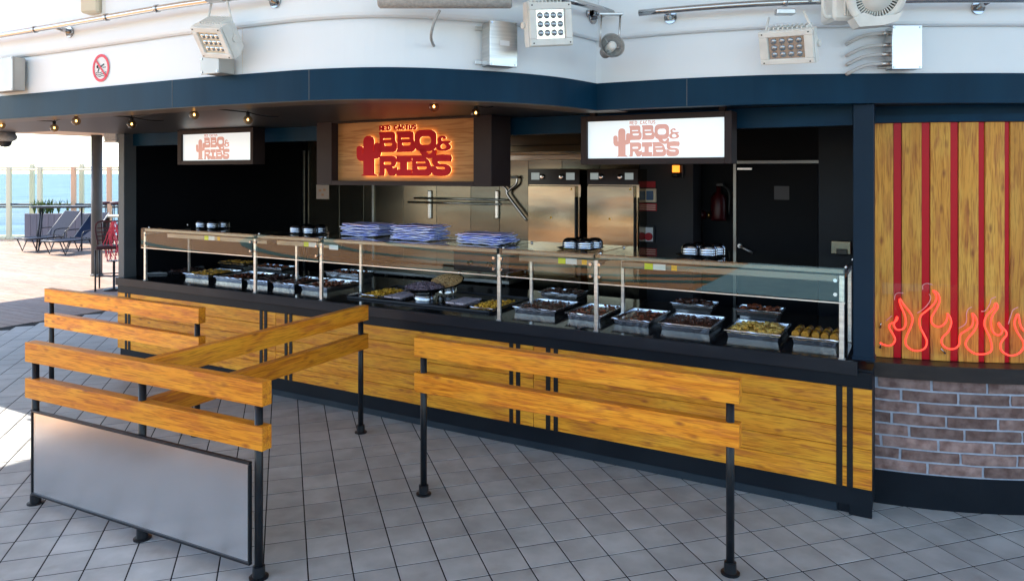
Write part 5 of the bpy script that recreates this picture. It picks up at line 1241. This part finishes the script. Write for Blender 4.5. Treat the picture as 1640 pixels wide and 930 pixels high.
# high bar table with curved dark top
g_ = G(102, 400); t = thing('high_table', 'narrow high table with rounded dark edge above the planter', 'table', (g_.x, g_.y-.1, 0))
w_ = 45/FPX*g_.y; MB().prism(rr(-w_, -.25, w_, .25, .2, 5), 1.10, 1.15).build('tabletop', M['dark'], t)
for x in (-w_*.8, -w_*.72, w_*.8): MB().cyl((x, -.1, 0), (x*.9, 0, 1.10), .02, n=10).build('leg', M['dark'], t)
g_ = G(185, 398); t = thing('cafe_table', 'pale topped table partly hidden behind the left corner column', 'table', (g_.x, g_.y, 0))
MB().prism(rr(-.55, -.35, .65, .35, .08, 3), .84, .88).build('tabletop', M['palepost'], t)
for x in (-.25, .35): MB().cyl((x, 0, 0), (x, 0, .84), .09, n=14).build('leg', M['dark'], t)
# two small stools on the table far side
for px, nm in ((166, 'left small round brown stool behind the pale table'), (186, 'right small round brown stool behind the pale table')):
    g_ = G(px, 392); t = thing('bar_stool', nm, 'stool', (g_.x, g_.y, 0), 0, 'brown stools'); MB().lathe([(0, 1.14), (.15, 1.14), (.17, 1.17), (.15, 1.20), (0, 1.20)], 18).build('seat', M['weave'], t)
    for a in range(4): MB().cyl((.15*math.cos(a*1.57), .15*math.sin(a*1.57), 0), (.08*math.cos(a*1.57), .08*math.sin(a*1.57), 1.14), .012, n=8).build('leg', M['dark'], t)
# woven high chair
g_ = G(177, 463); t = thing('woven_chair', 'plum woven high chair beside the round bar', 'chair', (g_.x, g_.y, 0), R(20))
H1, H2, ww = .80, 1.12, .20
MB().bbox(-ww, ww, -.2, .2, .70, .76, .02).build('seat', M['weave'], t)
for x in (-ww, ww):
    for y in (-.19, .19): MB().cyl((x, y, 0), (x, y, .70), .014, n=10).build('leg', M['dark'], t)
MB().tube([(-ww, -.19, .25), (ww, -.19, .25), (ww, .19, .25), (-ww, .19, .25)], .01, 8, True).build('foot_rail', M['dark'], t)
bk = MB(); bk.tube(catmull([(-ww-.02, .18, .76), (-ww-.05, .20, 1.12), (0, .22, 1.15), (ww+.05, .20, 1.12), (ww+.02, .18, .76)], 5), .016, 8); bk.build('back_frame', M['weave'], t)
for z in (.83, .90, .97, 1.04): MB().tube([(-ww-.03, .19, z), (ww+.03, .19, z)], .011, 6).build('strap', M['weave'], t)
for x in (-.15, -.075, 0, .075, .15): MB().tube([(x, .195, .77), (x*1.15, .205, 1.13)], .011, 6).build('strap', M['weave'], t)
# pink rope hanging
g_ = G(190, 462); t = thing('pink_rope_chair', 'pink roped seat back hanging strands next to the woven chair', 'rope chair', (g_.x, g_.y-.15, 0), 0)
rnd = random.Random(5)
for k in range(15):
    x1 = (k/14-.5)*.30; y1 = rnd.uniform(-.10, .05); l = rnd.uniform(.46, .60)
    pts = [(x1*.25, y1*.3, 1.17)]+[(x1*(.3+.75*min(1, j/4))+rnd.uniform(-.022, .022), y1, 1.17-j*(1.17-l)/8) for j in range(1, 9)]
    MB().tube(catmull(pts, 3), .0075, 5).build('strand', M['pink'], t)
MB().lathe([(0, .0), (.16, .0), (.16, .02), (.02, .03), (.02, .48), (.12, .50), (0, .50)], 20).build('pedestal', M['dark'], t)
